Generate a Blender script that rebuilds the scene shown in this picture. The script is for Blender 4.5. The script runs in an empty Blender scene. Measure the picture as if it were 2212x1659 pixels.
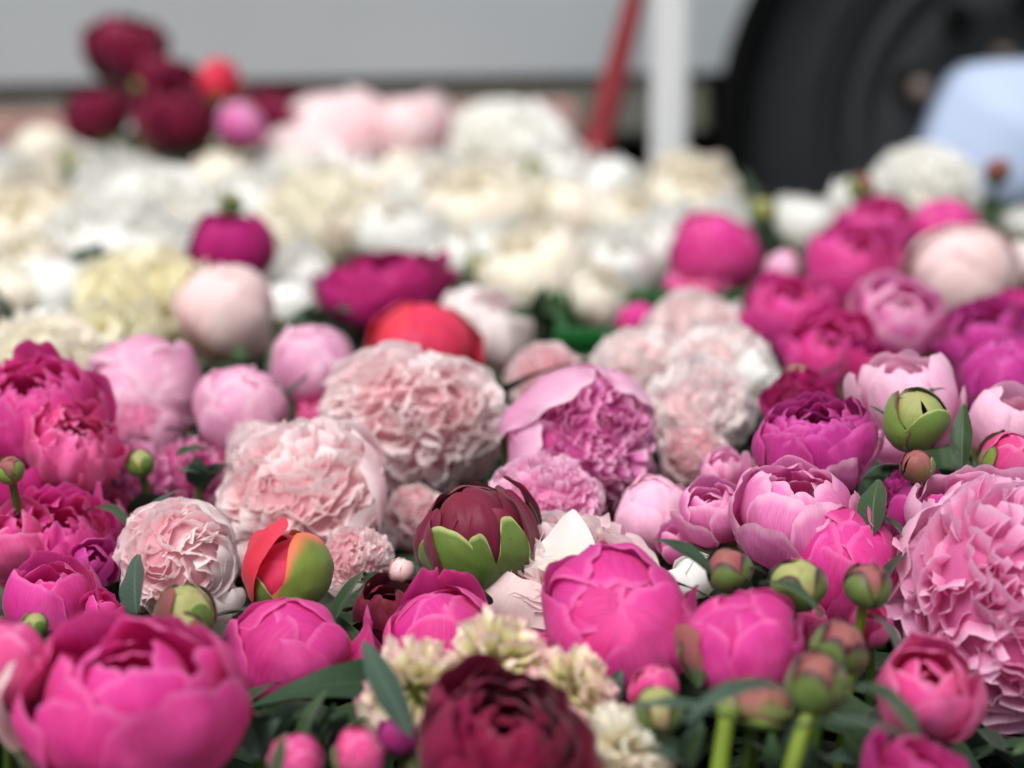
import bpy, math, random
import numpy as np
from mathutils import Vector, Matrix
C = bpy.context.scene.collection
S = bpy.context.scene
PI = math.pi
# ------------------------------------------------------------------ camera
CAMZ = 0.82
FP = 4301.0                       # focal length in units of a 2212 x 1659 picture
PITCH = math.atan(998/FP)
cd = bpy.data.cameras.new('camera'); cam = bpy.data.objects.new('camera', cd); C.objects.link(cam)
cam.location = (0, 0, CAMZ); cam.rotation_euler = (PI/2-PITCH, 0, 0)
cd.sensor_width = 36; cd.lens = 36*FP/2212; cd.clip_start = .02; cd.clip_end = 300
cd.dof.use_dof = True; cd.dof.focus_distance = 0.92; cd.dof.aperture_fstop = 4.0
S.camera = cam
# ------------------------------------------------------------------ sky and sun (overcast)
W = bpy.data.worlds.new("World"); S.world = W; W.use_nodes = True
nt = W.node_tree; nt.nodes.clear()
wo = nt.nodes.new('ShaderNodeOutputWorld'); wb = nt.nodes.new('ShaderNodeBackground')
sk = nt.nodes.new('ShaderNodeTexSky'); sk.sky_type = 'NISHITA'; sk.sun_disc = False
SUN_EL, SUN_AZ = math.radians(58), math.radians(205)
sk.sun_elevation = SUN_EL; sk.sun_rotation = SUN_AZ
sk.air_density = 1.0; sk.dust_density = 4.0; sk.ozone_density = 1.0
hs = nt.nodes.new('ShaderNodeHueSaturation'); hs.inputs['Saturation'].default_value = 0.22
nt.links.new(sk.outputs[0], hs.inputs['Color']); nt.links.new(hs.outputs[0], wb.inputs['Color'])
wb.inputs['Strength'].default_value = 0.10
nt.links.new(wb.outputs[0], wo.inputs['Surface'])
sd = bpy.data.lights.new('sun', 'SUN'); sun = bpy.data.objects.new('sun', sd); C.objects.link(sun)
sd.energy = 2.0; sd.angle = math.radians(32); sd.color = (1, .97, .93)
sv = Vector((math.cos(SUN_EL)*math.sin(SUN_AZ), math.cos(SUN_EL)*math.cos(SUN_AZ), math.sin(SUN_EL)))
sun.rotation_euler = sv.to_track_quat('Z', 'Y').to_euler()
S.view_settings.view_transform = 'Standard'; S.view_settings.look = 'None'
S.view_settings.exposure = 0.48; S.view_settings.gamma = 1
S.view_settings.use_curve_mapping = False

# ------------------------------------------------------------------ helpers
_f = Vector((0, math.cos(PITCH), -math.sin(PITCH))); _u = Vector((0, math.sin(PITCH), math.cos(PITCH)))
def P(vx, vy, d):                 # place of a head seen at (vx, vy), d metres away
    return Vector((0, 0, CAMZ)) + d*(_f + _u*((829.5-vy)/FP) + Vector((1, 0, 0))*((vx-1106)/FP))
def bed(vy):                      # distance at which the flower bed is met
    return .29/(math.sin(PITCH)-(829.5-vy)/FP*math.cos(PITCH))
def tag(o, label=None, cat=None, group=None, kind=None):
    if label: o['label'] = label
    if cat: o['category'] = cat
    if group: o['group'] = group
    if kind: o['kind'] = kind
    return o
def empty(name, loc):
    o = bpy.data.objects.new(name, None); C.objects.link(o); o.location = loc; o.empty_display_size = .02
    return o
class MB:
    """collects grids of points into one mesh, with UV and a random value for every petal"""
    def __init__(s): s.v = []; s.f = []; s.uv = []; s.r = []; s.n = 0
    def grid(s, pts, uv, rnd=0.0):            # pts (nt, nu, 3)
        nt_, nu_ = pts.shape[:2]
        s.v.append(pts.reshape(-1, 3)); s.uv.append(uv.reshape(-1, 2)); s.r.append(np.full(nt_*nu_, rnd))
        i, j = np.meshgrid(np.arange(nt_-1), np.arange(nu_-1), indexing='ij')
        a = s.n + i*nu_ + j
        s.f.append(np.stack([a, a+1, a+nu_+1, a+nu_], -1).reshape(-1, 4)); s.n += nt_*nu_
        return s
    def build(s, name, mat, parent=None, loc=None, smooth=True, M=None):
        v = np.concatenate(s.v); f = np.concatenate(s.f); uv = np.concatenate(s.uv); r = np.concatenate(s.r)
        if M is not None: v = v @ np.array(M.to_3x3()).T + np.array(M.translation)
        if loc is not None: v = v - np.array(loc)
        me = bpy.data.meshes.new(name)
        me.vertices.add(len(v)); me.vertices.foreach_set('co', v.astype(np.float32).ravel())
        me.loops.add(f.size); me.loops.foreach_set('vertex_index', f.astype(np.int32).ravel())
        me.polygons.add(len(f)); me.polygons.foreach_set('loop_start', np.arange(0, f.size, 4, dtype=np.int32))
        me.update(calc_edges=True)
        if smooth: me.polygons.foreach_set('use_smooth', np.ones(len(f), bool))
        ul = me.uv_layers.new(name='UVMap'); ul.data.foreach_set('uv', uv[f.ravel()].astype(np.float32).ravel())
        at = me.attributes.new('prnd', 'FLOAT', 'POINT'); at.data.foreach_set('value', r.astype(np.float32))
        me.materials.append(mat)
        o = bpy.data.objects.new(name, me); C.objects.link(o)
        if parent: o.parent = parent
        return o
def frame(axis, spin=0):
    a = Vector(axis).normalized()
    return Vector((0, 0, 1)).rotation_difference(a).to_matrix() @ Matrix.Rotation(spin, 3, 'Z')
def smooth(x): x = np.clip(x, 0, 1); return x*x*(3-2*x)

# ------------------------------------------------------------------ materials
def newmat(name):
    m = bpy.data.materials.new(name); m.use_nodes = True; m.node_tree.nodes.clear()
    return m, m.node_tree
def N(t, kind, **kw):
    n = t.nodes.new('ShaderNode'+kind)
    for k, v in kw.items():
        if k.startswith('i_'): n.inputs[k[2:].replace('_', ' ')].default_value = v
        else: setattr(n, k, v)
    return n
def srgb(r, g, b):
    return tuple(((c/255)/12.92 if c/255 <= .04045 else ((c/255+.055)/1.055)**2.4) for c in (r, g, b)) + (1,)
def petal_mat(name, base, mid, tip, edge=None, edgew=.25, trans=.32, streak=.22, rough=.6, bump=.25, hv=.006, spots=0, patch=None, rib=None):
    m, t = newmat(name); L = t.links.new
    uv = N(t, 'UVMap'); uv.uv_map = 'UVMap'
    sep = N(t, 'SeparateXYZ'); L(uv.outputs[0], sep.inputs[0])
    pr = N(t, 'Attribute', attribute_name='prnd'); oi = N(t, 'ObjectInfo')
    # streaks that run along the petal
    mx = N(t, 'Math', operation='MULTIPLY_ADD'); L(sep.outputs[0], mx.inputs[0]); mx.inputs[1].default_value = 58; L(pr.outputs['Fac'], mx.inputs[2])
    my = N(t, 'Math', operation='MULTIPLY'); L(sep.outputs[1], my.inputs[0]); my.inputs[1].default_value = 4.0
    mz = N(t, 'Math', operation='MULTIPLY'); L(pr.outputs['Fac'], mz.inputs[0]); mz.inputs[1].default_value = 37
    cv = N(t, 'CombineXYZ'); L(mx.outputs[0], cv.inputs[0]); L(my.outputs[0], cv.inputs[1]); L(mz.outputs[0], cv.inputs[2])
    n1 = N(t, 'TexNoise', i_Scale=1.6, i_Detail=5.0, i_Roughness=.65); L(cv.outputs[0], n1.inputs['Vector'])
    tc = N(t, 'TexCoord')
    n2 = N(t, 'TexNoise', i_Scale=38.0, i_Detail=3.0); L(tc.outputs['Object'], n2.inputs['Vector'])
    # along position disturbed by noise
    ad = N(t, 'Math', operation='MULTIPLY_ADD'); L(n1.outputs['Fac'], ad.inputs[0]); ad.inputs[1].default_value = .35; L(sep.outputs[1], ad.inputs[2])
    ad2 = N(t, 'Math', operation='MULTIPLY_ADD'); L(n2.outputs['Fac'], ad2.inputs[0]); ad2.inputs[1].default_value = .3; L(ad.outputs[0], ad2.inputs[2])
    rp = N(t, 'ValToRGB'); sc_ = N(t, 'Math', operation='MULTIPLY'); L(ad2.outputs[0], sc_.inputs[0]); sc_.inputs[1].default_value = .75; L(sc_.outputs[0], rp.inputs[0])
    e = rp.color_ramp.elements; e[0].position = .30; e[0].color = base; e[1].position = .62; e[1].color = mid
    x = e.new(.95); x.color = tip
    col = rp.outputs[0]
    if edge:
        a = N(t, 'Math', operation='MULTIPLY_ADD'); L(sep.outputs[0], a.inputs[0]); a.inputs[1].default_value = 2; a.inputs[2].default_value = -1
        b = N(t, 'Math', operation='ABSOLUTE'); L(a.outputs[0], b.inputs[0])
        mxx = N(t, 'Math', operation='MAXIMUM'); L(b.outputs[0], mxx.inputs[0]); L(sep.outputs[1], mxx.inputs[1])
        nz = N(t, 'Math', operation='MULTIPLY_ADD'); L(n2.outputs['Fac'], nz.inputs[0]); nz.inputs[1].default_value = edgew*1.2; L(mxx.outputs[0], nz.inputs[2])
        mr = N(t, 'MapRange', interpolation_type='SMOOTHSTEP'); L(nz.outputs[0], mr.inputs[0])
        mr.inputs[1].default_value = 1-edgew+edgew*.6; mr.inputs[2].default_value = 1.0+edgew*.45
        mc = N(t, 'Mix', data_type='RGBA'); L(mr.outputs[0], mc.inputs['Factor']); L(col, mc.inputs['A']); mc.inputs['B'].default_value = edge
        col = mc.outputs['Result']
    if patch:                                  # blotches of another natural colour
        n4 = N(t, 'TexNoise', i_Scale=14.0, i_Detail=4.0, i_Roughness=.6); L(tc.outputs['Object'], n4.inputs['Vector'])
        mr4 = N(t, 'MapRange', interpolation_type='SMOOTHSTEP'); L(n4.outputs['Fac'], mr4.inputs[0]); mr4.inputs[1].default_value = .46; mr4.inputs[2].default_value = .62
        mc4 = N(t, 'Mix', data_type='RGBA'); L(mr4.outputs[0], mc4.inputs['Factor']); L(col, mc4.inputs['A']); mc4.inputs['B'].default_value = patch
        col = mc4.outputs['Result']
    if rib:
        ra = N(t, 'Math', operation='SUBTRACT'); L(sep.outputs[0], ra.inputs[0]); ra.inputs[1].default_value = .5
        rb = N(t, 'Math', operation='ABSOLUTE'); L(ra.outputs[0], rb.inputs[0])
        rm = N(t, 'MapRange'); L(rb.outputs[0], rm.inputs[0]); rm.inputs[1].default_value = .018; rm.inputs[2].default_value = .04; rm.inputs[3].default_value = .7; rm.inputs[4].default_value = 0
        sv = N(t, 'Math', operation='MULTIPLY_ADD'); L(rb.outputs[0], sv.inputs[0]); sv.inputs[1].default_value = -.55; L(sep.outputs[1], sv.inputs[2])
        s2 = N(t, 'Math', operation='MULTIPLY'); L(sv.outputs[0], s2.inputs[0]); s2.inputs[1].default_value = 62
        s3 = N(t, 'Math', operation='SINE'); L(s2.outputs[0], s3.inputs[0])
        s4 = N(t, 'MapRange'); L(s3.outputs[0], s4.inputs[0]); s4.inputs[1].default_value = .86; s4.inputs[2].default_value = 1; s4.inputs[4].default_value = .3
        s5 = N(t, 'Math', operation='MAXIMUM'); L(rm.outputs[0], s5.inputs[0]); L(s4.outputs[0], s5.inputs[1])
        mcr = N(t, 'Mix', data_type='RGBA'); L(s5.outputs[0], mcr.inputs['Factor']); L(col, mcr.inputs['A']); mcr.inputs['B'].default_value = rib
        col = mcr.outputs['Result']
    if spots:
        n5 = N(t, 'TexNoise', i_Scale=320.0, i_Detail=1.0); L(tc.outputs['Object'], n5.inputs['Vector'])
        mr5 = N(t, 'MapRange'); L(n5.outputs['Fac'], mr5.inputs[0]); mr5.inputs[1].default_value = .74; mr5.inputs[2].default_value = .78; mr5.inputs[4].default_value = spots
        mc5 = N(t, 'Mix', data_type='RGBA'); L(mr5.outputs[0], mc5.inputs['Factor']); L(col, mc5.inputs['A']); mc5.inputs['B'].default_value = (.03, .02, .01, 1)
        col = mc5.outputs['Result']
    hsv = N(t, 'HueSaturation'); L(col, hsv.inputs['Color'])
    vr = N(t, 'MapRange'); L(n1.outputs['Fac'], vr.inputs[0]); vr.inputs[1].default_value = .25; vr.inputs[2].default_value = .75
    vr.inputs[3].default_value = 1-streak*.85; vr.inputs[4].default_value = 1+streak*.45
    pv = N(t, 'MapRange'); L(pr.outputs['Fac'], pv.inputs[0]); pv.inputs[3].default_value = .93; pv.inputs[4].default_value = 1.05
    vm = N(t, 'Math', operation='MULTIPLY'); L(vr.outputs[0], vm.inputs[0]); L(pv.outputs[0], vm.inputs[1]); L(vm.outputs[0], hsv.inputs['Value'])
    hr = N(t, 'MapRange'); L(oi.outputs['Random'], hr.inputs[0]); hr.inputs[3].default_value = .5-hv; hr.inputs[4].default_value = .5+hv
    L(hr.outputs[0], hsv.inputs['Hue'])
    bs = N(t, 'MapRange'); L(n1.outputs['Fac'], bs.inputs[0])
    n3 = N(t, 'TexNoise', i_Scale=75.0, i_Detail=3.0); L(tc.outputs['Object'], n3.inputs['Vector'])
    b0 = N(t, 'Bump', i_Strength=bump*1.5, i_Distance=.0024); L(n3.outputs['Fac'], b0.inputs['Height'])
    b1 = N(t, 'Bump', i_Strength=bump, i_Distance=.00028); L(n1.outputs['Fac'], b1.inputs['Height']); L(b0.outputs[0], b1.inputs['Normal'])
    pb = N(t, 'BsdfPrincipled', i_Roughness=rough); pb.inputs['Specular IOR Level'].default_value = .28
    pb.inputs['Sheen Weight'].default_value = .12; pb.inputs['Sheen Roughness'].default_value = .5
    L(hsv.outputs[0], pb.inputs['Base Color']); L(b1.outputs[0], pb.inputs['Normal'])
    tr = N(t, 'BsdfTranslucent'); L(hsv.outputs[0], tr.inputs['Color']); L(b1.outputs[0], tr.inputs['Normal'])
    mxs = N(t, 'MixShader'); mxs.inputs[0].default_value = trans
    L(pb.outputs[0], mxs.inputs[1]); L(tr.outputs[0], mxs.inputs[2])
    out = N(t, 'OutputMaterial'); L(mxs.outputs[0], out.inputs['Surface'])
    return m
def plain_mat(name, col, rough=.5, metal=0, bump=0, scale=30, var=.1, spec=.4, col2=None):
    m, t = newmat(name); L = t.links.new
    tc = N(t, 'TexCoord'); n = N(t, 'TexNoise', i_Scale=float(scale), i_Detail=5.0); L(tc.outputs['Object'], n.inputs['Vector'])
    c2 = col2 or tuple(c*(1-var*2) for c in col[:3])+(1,)
    mc = N(t, 'Mix', data_type='RGBA'); mr = N(t, 'MapRange'); L(n.outputs['Fac'], mr.inputs[0]); mr.inputs[1].default_value = .35; mr.inputs[2].default_value = .7
    L(mr.outputs[0], mc.inputs['Factor']); mc.inputs['A'].default_value = col; mc.inputs['B'].default_value = c2
    pb = N(t, 'BsdfPrincipled', i_Roughness=rough, i_Metallic=metal); pb.inputs['Specular IOR Level'].default_value = spec
    L(mc.outputs['Result'], pb.inputs['Base Color'])
    if bump:
        b = N(t, 'Bump', i_Strength=bump, i_Distance=.003); L(n.outputs['Fac'], b.inputs['Height']); L(b.outputs[0], pb.inputs['Normal'])
    out = N(t, 'OutputMaterial'); L(pb.outputs[0], out.inputs['Surface'])
    return m
M = {}
def pm(k, *a, **kw): M[k] = petal_mat('petal_'+k, *[srgb(*x) for x in a], **kw)
pm('hot',    (172, 5, 86), (218, 24, 136), (234, 72, 166), edge=srgb(240, 112, 186), edgew=.06, patch=srgb(238, 84, 170), streak=.26, trans=.4)
pm('rose',   (190, 14, 88),  (222, 42, 128), (236, 85, 158), edge=srgb(244, 140, 190), edgew=.08, streak=.28, patch=srgb(238, 110, 170))
pm('mag',    (150, 8, 85),   (186, 20, 126), (205, 58, 156), edge=srgb(220, 96, 180), edgew=.07, patch=srgb(206, 66, 162), streak=.28)
pm('deepmag',(130, 4, 70),   (170, 5, 95),   (190, 30, 120), streak=.25)
pm('orchid', (200, 40, 130), (230, 105, 182), (242, 150, 208), trans=.42, streak=.24, edge=srgb(250, 196, 226), edgew=.12)
pm('pink',   (236, 105, 160), (246, 160, 208), (250, 198, 227), edge=srgb(252, 218, 236), edgew=.08, streak=.16, trans=.42)
pm('lpink',  (232, 110, 160), (246, 172, 212), (250, 205, 228), streak=.14)
pm('blush',  (228, 120, 150), (251, 204, 212), (254, 238, 240), edge=srgb(255, 244, 244), edgew=.16, streak=.06, trans=.5)
pm('pblush', (240, 160, 172), (253, 236, 237), (253, 246, 245), streak=.05, trans=.5)
pm('peach',  (246, 176, 140), (251, 206, 208), (252, 230, 230), streak=.1, trans=.4)
pm('ball',   (232, 205, 160), (244, 212, 212), (248, 224, 224), streak=.08)
pm('white',  (240, 232, 205), (250, 249, 244), (252, 252, 250), streak=.04, trans=.42, bump=.12)
pm('cream',  (244, 234, 200), (250, 246, 230), (252, 248, 236), trans=.42, streak=.05, patch=srgb(250, 240, 228))
pm('yellow', (248, 236, 180), (251, 246, 214), (252, 248, 228), trans=.42, streak=.05)
pm('cgreen', (168, 180, 90),  (238, 232, 180), (248, 238, 222), streak=.12, edge=srgb(244, 190, 200), edgew=.14)
pm('coral',  (200, 14, 44),  (220, 34, 74),  (232, 66, 100), streak=.15, bump=.15)
pm('dark',   (62, 0, 22),    (110, 3, 44),   (134, 14, 62),  streak=.3, trans=.18, rough=.5)
pm('wine',   (72, 4, 18),    (98, 10, 34),   (122, 26, 54),  streak=.3, trans=.14, rough=.55)
pm('sepal',  (80, 108, 38),  (104, 130, 52), (120, 142, 66), streak=.2, trans=.1, rough=.45, edge=srgb(104, 50, 62), edgew=.1, spots=.5)
pm('sepal_clean', (62, 92, 30), (84, 114, 44), (100, 126, 56), streak=.14, trans=.1, rough=.45, edge=srgb(176, 190, 120), edgew=.06, spots=.5)
pm('sepal_purple', (78, 104, 44), (96, 120, 56), (100, 118, 62), streak=.2, trans=.08, rough=.4, edge=srgb(74, 34, 50), edgew=.2, spots=.4)
pm('sepal_brown', (70, 84, 40), (120, 66, 62), (136, 76, 74), streak=.2, trans=.06, rough=.4, patch=srgb(92, 92, 46))
pm('green_coral', (92, 120, 44), (104, 130, 54), (116, 138, 58), streak=.12, trans=.1, rough=.45, edge=srgb(222, 120, 84), edgew=.16, spots=.6)
pm('budtip', (104, 40, 50), (132, 56, 68), (156, 92, 88), streak=.3, trans=.1, patch=srgb(104, 116, 60))
pm('budgreen', (110, 136, 52), (136, 154, 76), (168, 166, 108), streak=.25, trans=.1, patch=srgb(196, 160, 130))
pm('leaf',   (40, 60, 38),   (50, 72, 46),   (58, 82, 52),   rib=srgb(96, 116, 76), streak=.15, trans=.2, rough=.42, bump=.3, edge=srgb(84, 106, 66), edgew=.05, spots=.3)
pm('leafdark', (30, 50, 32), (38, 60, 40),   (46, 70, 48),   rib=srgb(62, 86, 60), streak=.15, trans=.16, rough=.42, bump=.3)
pm('leafblue', (44, 64, 52), (56, 78, 64),   (68, 90, 76), rib=srgb(96, 116, 100), streak=.12, trans=.16, rough=.4, bump=.25)
pm('candy',  (220, 76, 150), (244, 138, 198), (252, 190, 226), edge=srgb(253, 210, 236), edgew=.12, streak=.14, trans=.48)
M['stem'] = plain_mat('stem_green', srgb(118, 140, 40), .45, scale=60, var=.15, bump=.2)
M['stemdark'] = plain_mat('stem_dark', srgb(72, 96, 40), .45, scale=60, var=.15, bump=.2)

# ------------------------------------------------------------------ petals
def shell_petal(phi, a0, a1, hw, r0=1., curl=0., tilt=0., lift=0., ruff=0., seed=0, nt_=14, nu_=13, tipc=.22, point=0., base=.3, fold=.02):
    """a petal lying on a shell round the flower: up from the base (angle a0) to its tip (angle a1)"""
    rg = np.random.RandomState(seed)
    t = np.linspace(0, 1, nt_)[:, None]; u = np.linspace(-1, 1, nu_)[None, :]
    ph = rg.rand(8)*6.283
    notch = ruff*(.35*np.sin(5.1*u+ph[0])+.3*np.sin(9.7*u+ph[1])+.22*np.sin(17*u+ph[2])) + .03*np.sin(3*u+ph[7])
    w = hw*(base+(1-base)*smooth(t/.65))*(1-.12*t**6)*(1-point*t**3*.8)
    ln = 1-tipc*np.abs(u)**2.6+notch*.5
    al = a0+(a1-a0)*t*ln
    be = u*w
    ml = np.stack([np.sin(al)*math.cos(phi), np.sin(al)*math.sin(phi), -np.cos(al)], -1)
    e = np.array([-math.sin(phi), math.cos(phi), 0.])
    d = np.cos(be)[..., None]*ml + np.sin(be)[..., None]*e
    wav = ruff*.55*t**2.2*(np.sin(4.3*u+ph[3]+t*1.5)+.6*np.sin(8.9*u+ph[4]))+fold*t*(np.sin(2.6*u+2.5*t+ph[5])+.8*np.sin(6*u+ph[6]+1.2*t))
    e_ = np.maximum(np.abs(u), t)**9
    wav = wav+(.004+.16*ruff)*e_*(np.sin(15*u+9*t+ph[0])+.8*np.sin(12*t-7*u+ph[3]))+.006*t*np.sin(11*u+ph[1]+2*t)
    r = r0*(1+curl*t**3+tilt*u*smooth(t*2)+lift*u**2*t+wav)
    uv = np.stack(np.broadcast_arrays(u*.5+.5, t), -1)
    return d*r[..., None], uv
def dome_petal(d, rot, r0, r1, wd, cup, curl, wave, seed, nt_=9, nu_=9, notch=.08):
    """a petal of the ruffled heart: stands along d, faces away from the axis, turned by rot"""
    rg = np.random.RandomState(seed); ph = rg.rand(6)*6.283
    d = np.array(d); z = np.array([0., 0., 1.])
    n = d - z*1.0
    n = -(z - d*np.dot(z, d)); l = np.linalg.norm(n)
    n = n/l if l > 1e-3 else np.array([1., 0, 0])
    s = np.cross(d, n)
    n, s = n*math.cos(rot)+s*math.sin(rot), s*math.cos(rot)-n*math.sin(rot)
    t = np.linspace(0, 1, nt_)[:, None]; u = np.linspace(-1, 1, nu_)[None, :]
    ln = (1-.22*np.abs(u)**2.4+notch*(np.sin(5*u+ph[0])+.7*np.sin(11*u+ph[1]))*.6)
    rr = r0+(r1-r0)*t*ln
    ww = wd*u*(.28+.72*smooth(t/.8))
    nn = -cup*wd*(u**2)*(.4+.6*t) + curl*t**3 + wave*t**1.3*(.8*np.sin(4*u+ph[2]+t)+.7*np.sin(8.5*u+ph[3]+2.5*t)+.35*np.sin(15*u+ph[4]))
    pts = rr[..., None]*d + ww[..., None]*s + nn[..., None]*n
    return pts, np.stack(np.broadcast_arrays(u*.5+.5, t), -1)
def leaf_grid(B, T, w, bend=.2, roll=0., foldk=.25, nt_=16, nu_=7, wav=.03, seed=0, side=None):
    """lanceolate leaf from B to T (world points), w its full width, bent upwards by bend * length"""
    rg = np.random.RandomState(seed); ph = rg.rand(3)*6.28
    B = np.array(B); T = np.array(T); ax = T-B; L = np.linalg.norm(ax); ax = ax/L
    up = np.array([0, 0, 1.]) if abs(ax[2]) < .8 else np.array([0, -1., 0])
    s = np.cross(ax, up); s /= np.linalg.norm(s); n = np.cross(s, ax)
    s, n = s*math.cos(roll)+n*math.sin(roll), n*math.cos(roll)-s*math.sin(roll)
    t = np.linspace(0, 1, nt_)[:, None]; u = np.linspace(-1, 1, nu_)[None, :]
    pr = np.sin(PI*np.clip(t, 0, 1)**.8)**.9*.5*w+.0006
    nn = bend*L*4*t*(1-t) - 0 + foldk*pr*np.abs(u) + wav*L*t*np.sin(7*t+ph[0]+u*1.3)*.4 + wav*w*np.sin(14*t+ph[1])*u
    pts = B + (t*L)[..., None]*ax + (pr*u)[..., None]*s + nn[..., None]*n
    return pts, np.stack(np.broadcast_arrays(u*.5+.5, t), -1)
def tube_grid(pts, r0, r1, nseg=8):
    pts = [np.array(p, float) for p in pts]; n = len(pts); out = []
    for i, p in enumerate(pts):
        a = pts[max(i-1, 0)]; b = pts[min(i+1, n-1)]; d = (b-a)/np.linalg.norm(b-a)
        up = np.array([1., 0, 0]) if abs(d[0]) < .9 else np.array([0, 1., 0])
        s = np.cross(d, up); s /= np.linalg.norm(s); q = np.cross(d, s); r = r0+(r1-r0)*i/(n-1)
        th = np.linspace(0, 2*PI, nseg+1)
        out.append(p+r*(np.cos(th)[:, None]*s+np.sin(th)[:, None]*q))
    out = np.array(out)
    uv = np.stack(np.broadcast_arrays(np.linspace(0, 1, nseg+1)[None, :], np.linspace(0, 1, n)[:, None]), -1)
    return out, uv
def bez(a, b, c, d, n=10):
    t = np.linspace(0, 1, n)[:, None]; a, b, c, d = [np.array(x) for x in (a, b, c, d)]
    return (1-t)**3*a+3*(1-t)**2*t*b+3*(1-t)*t*t*c+t**3*d

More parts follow.
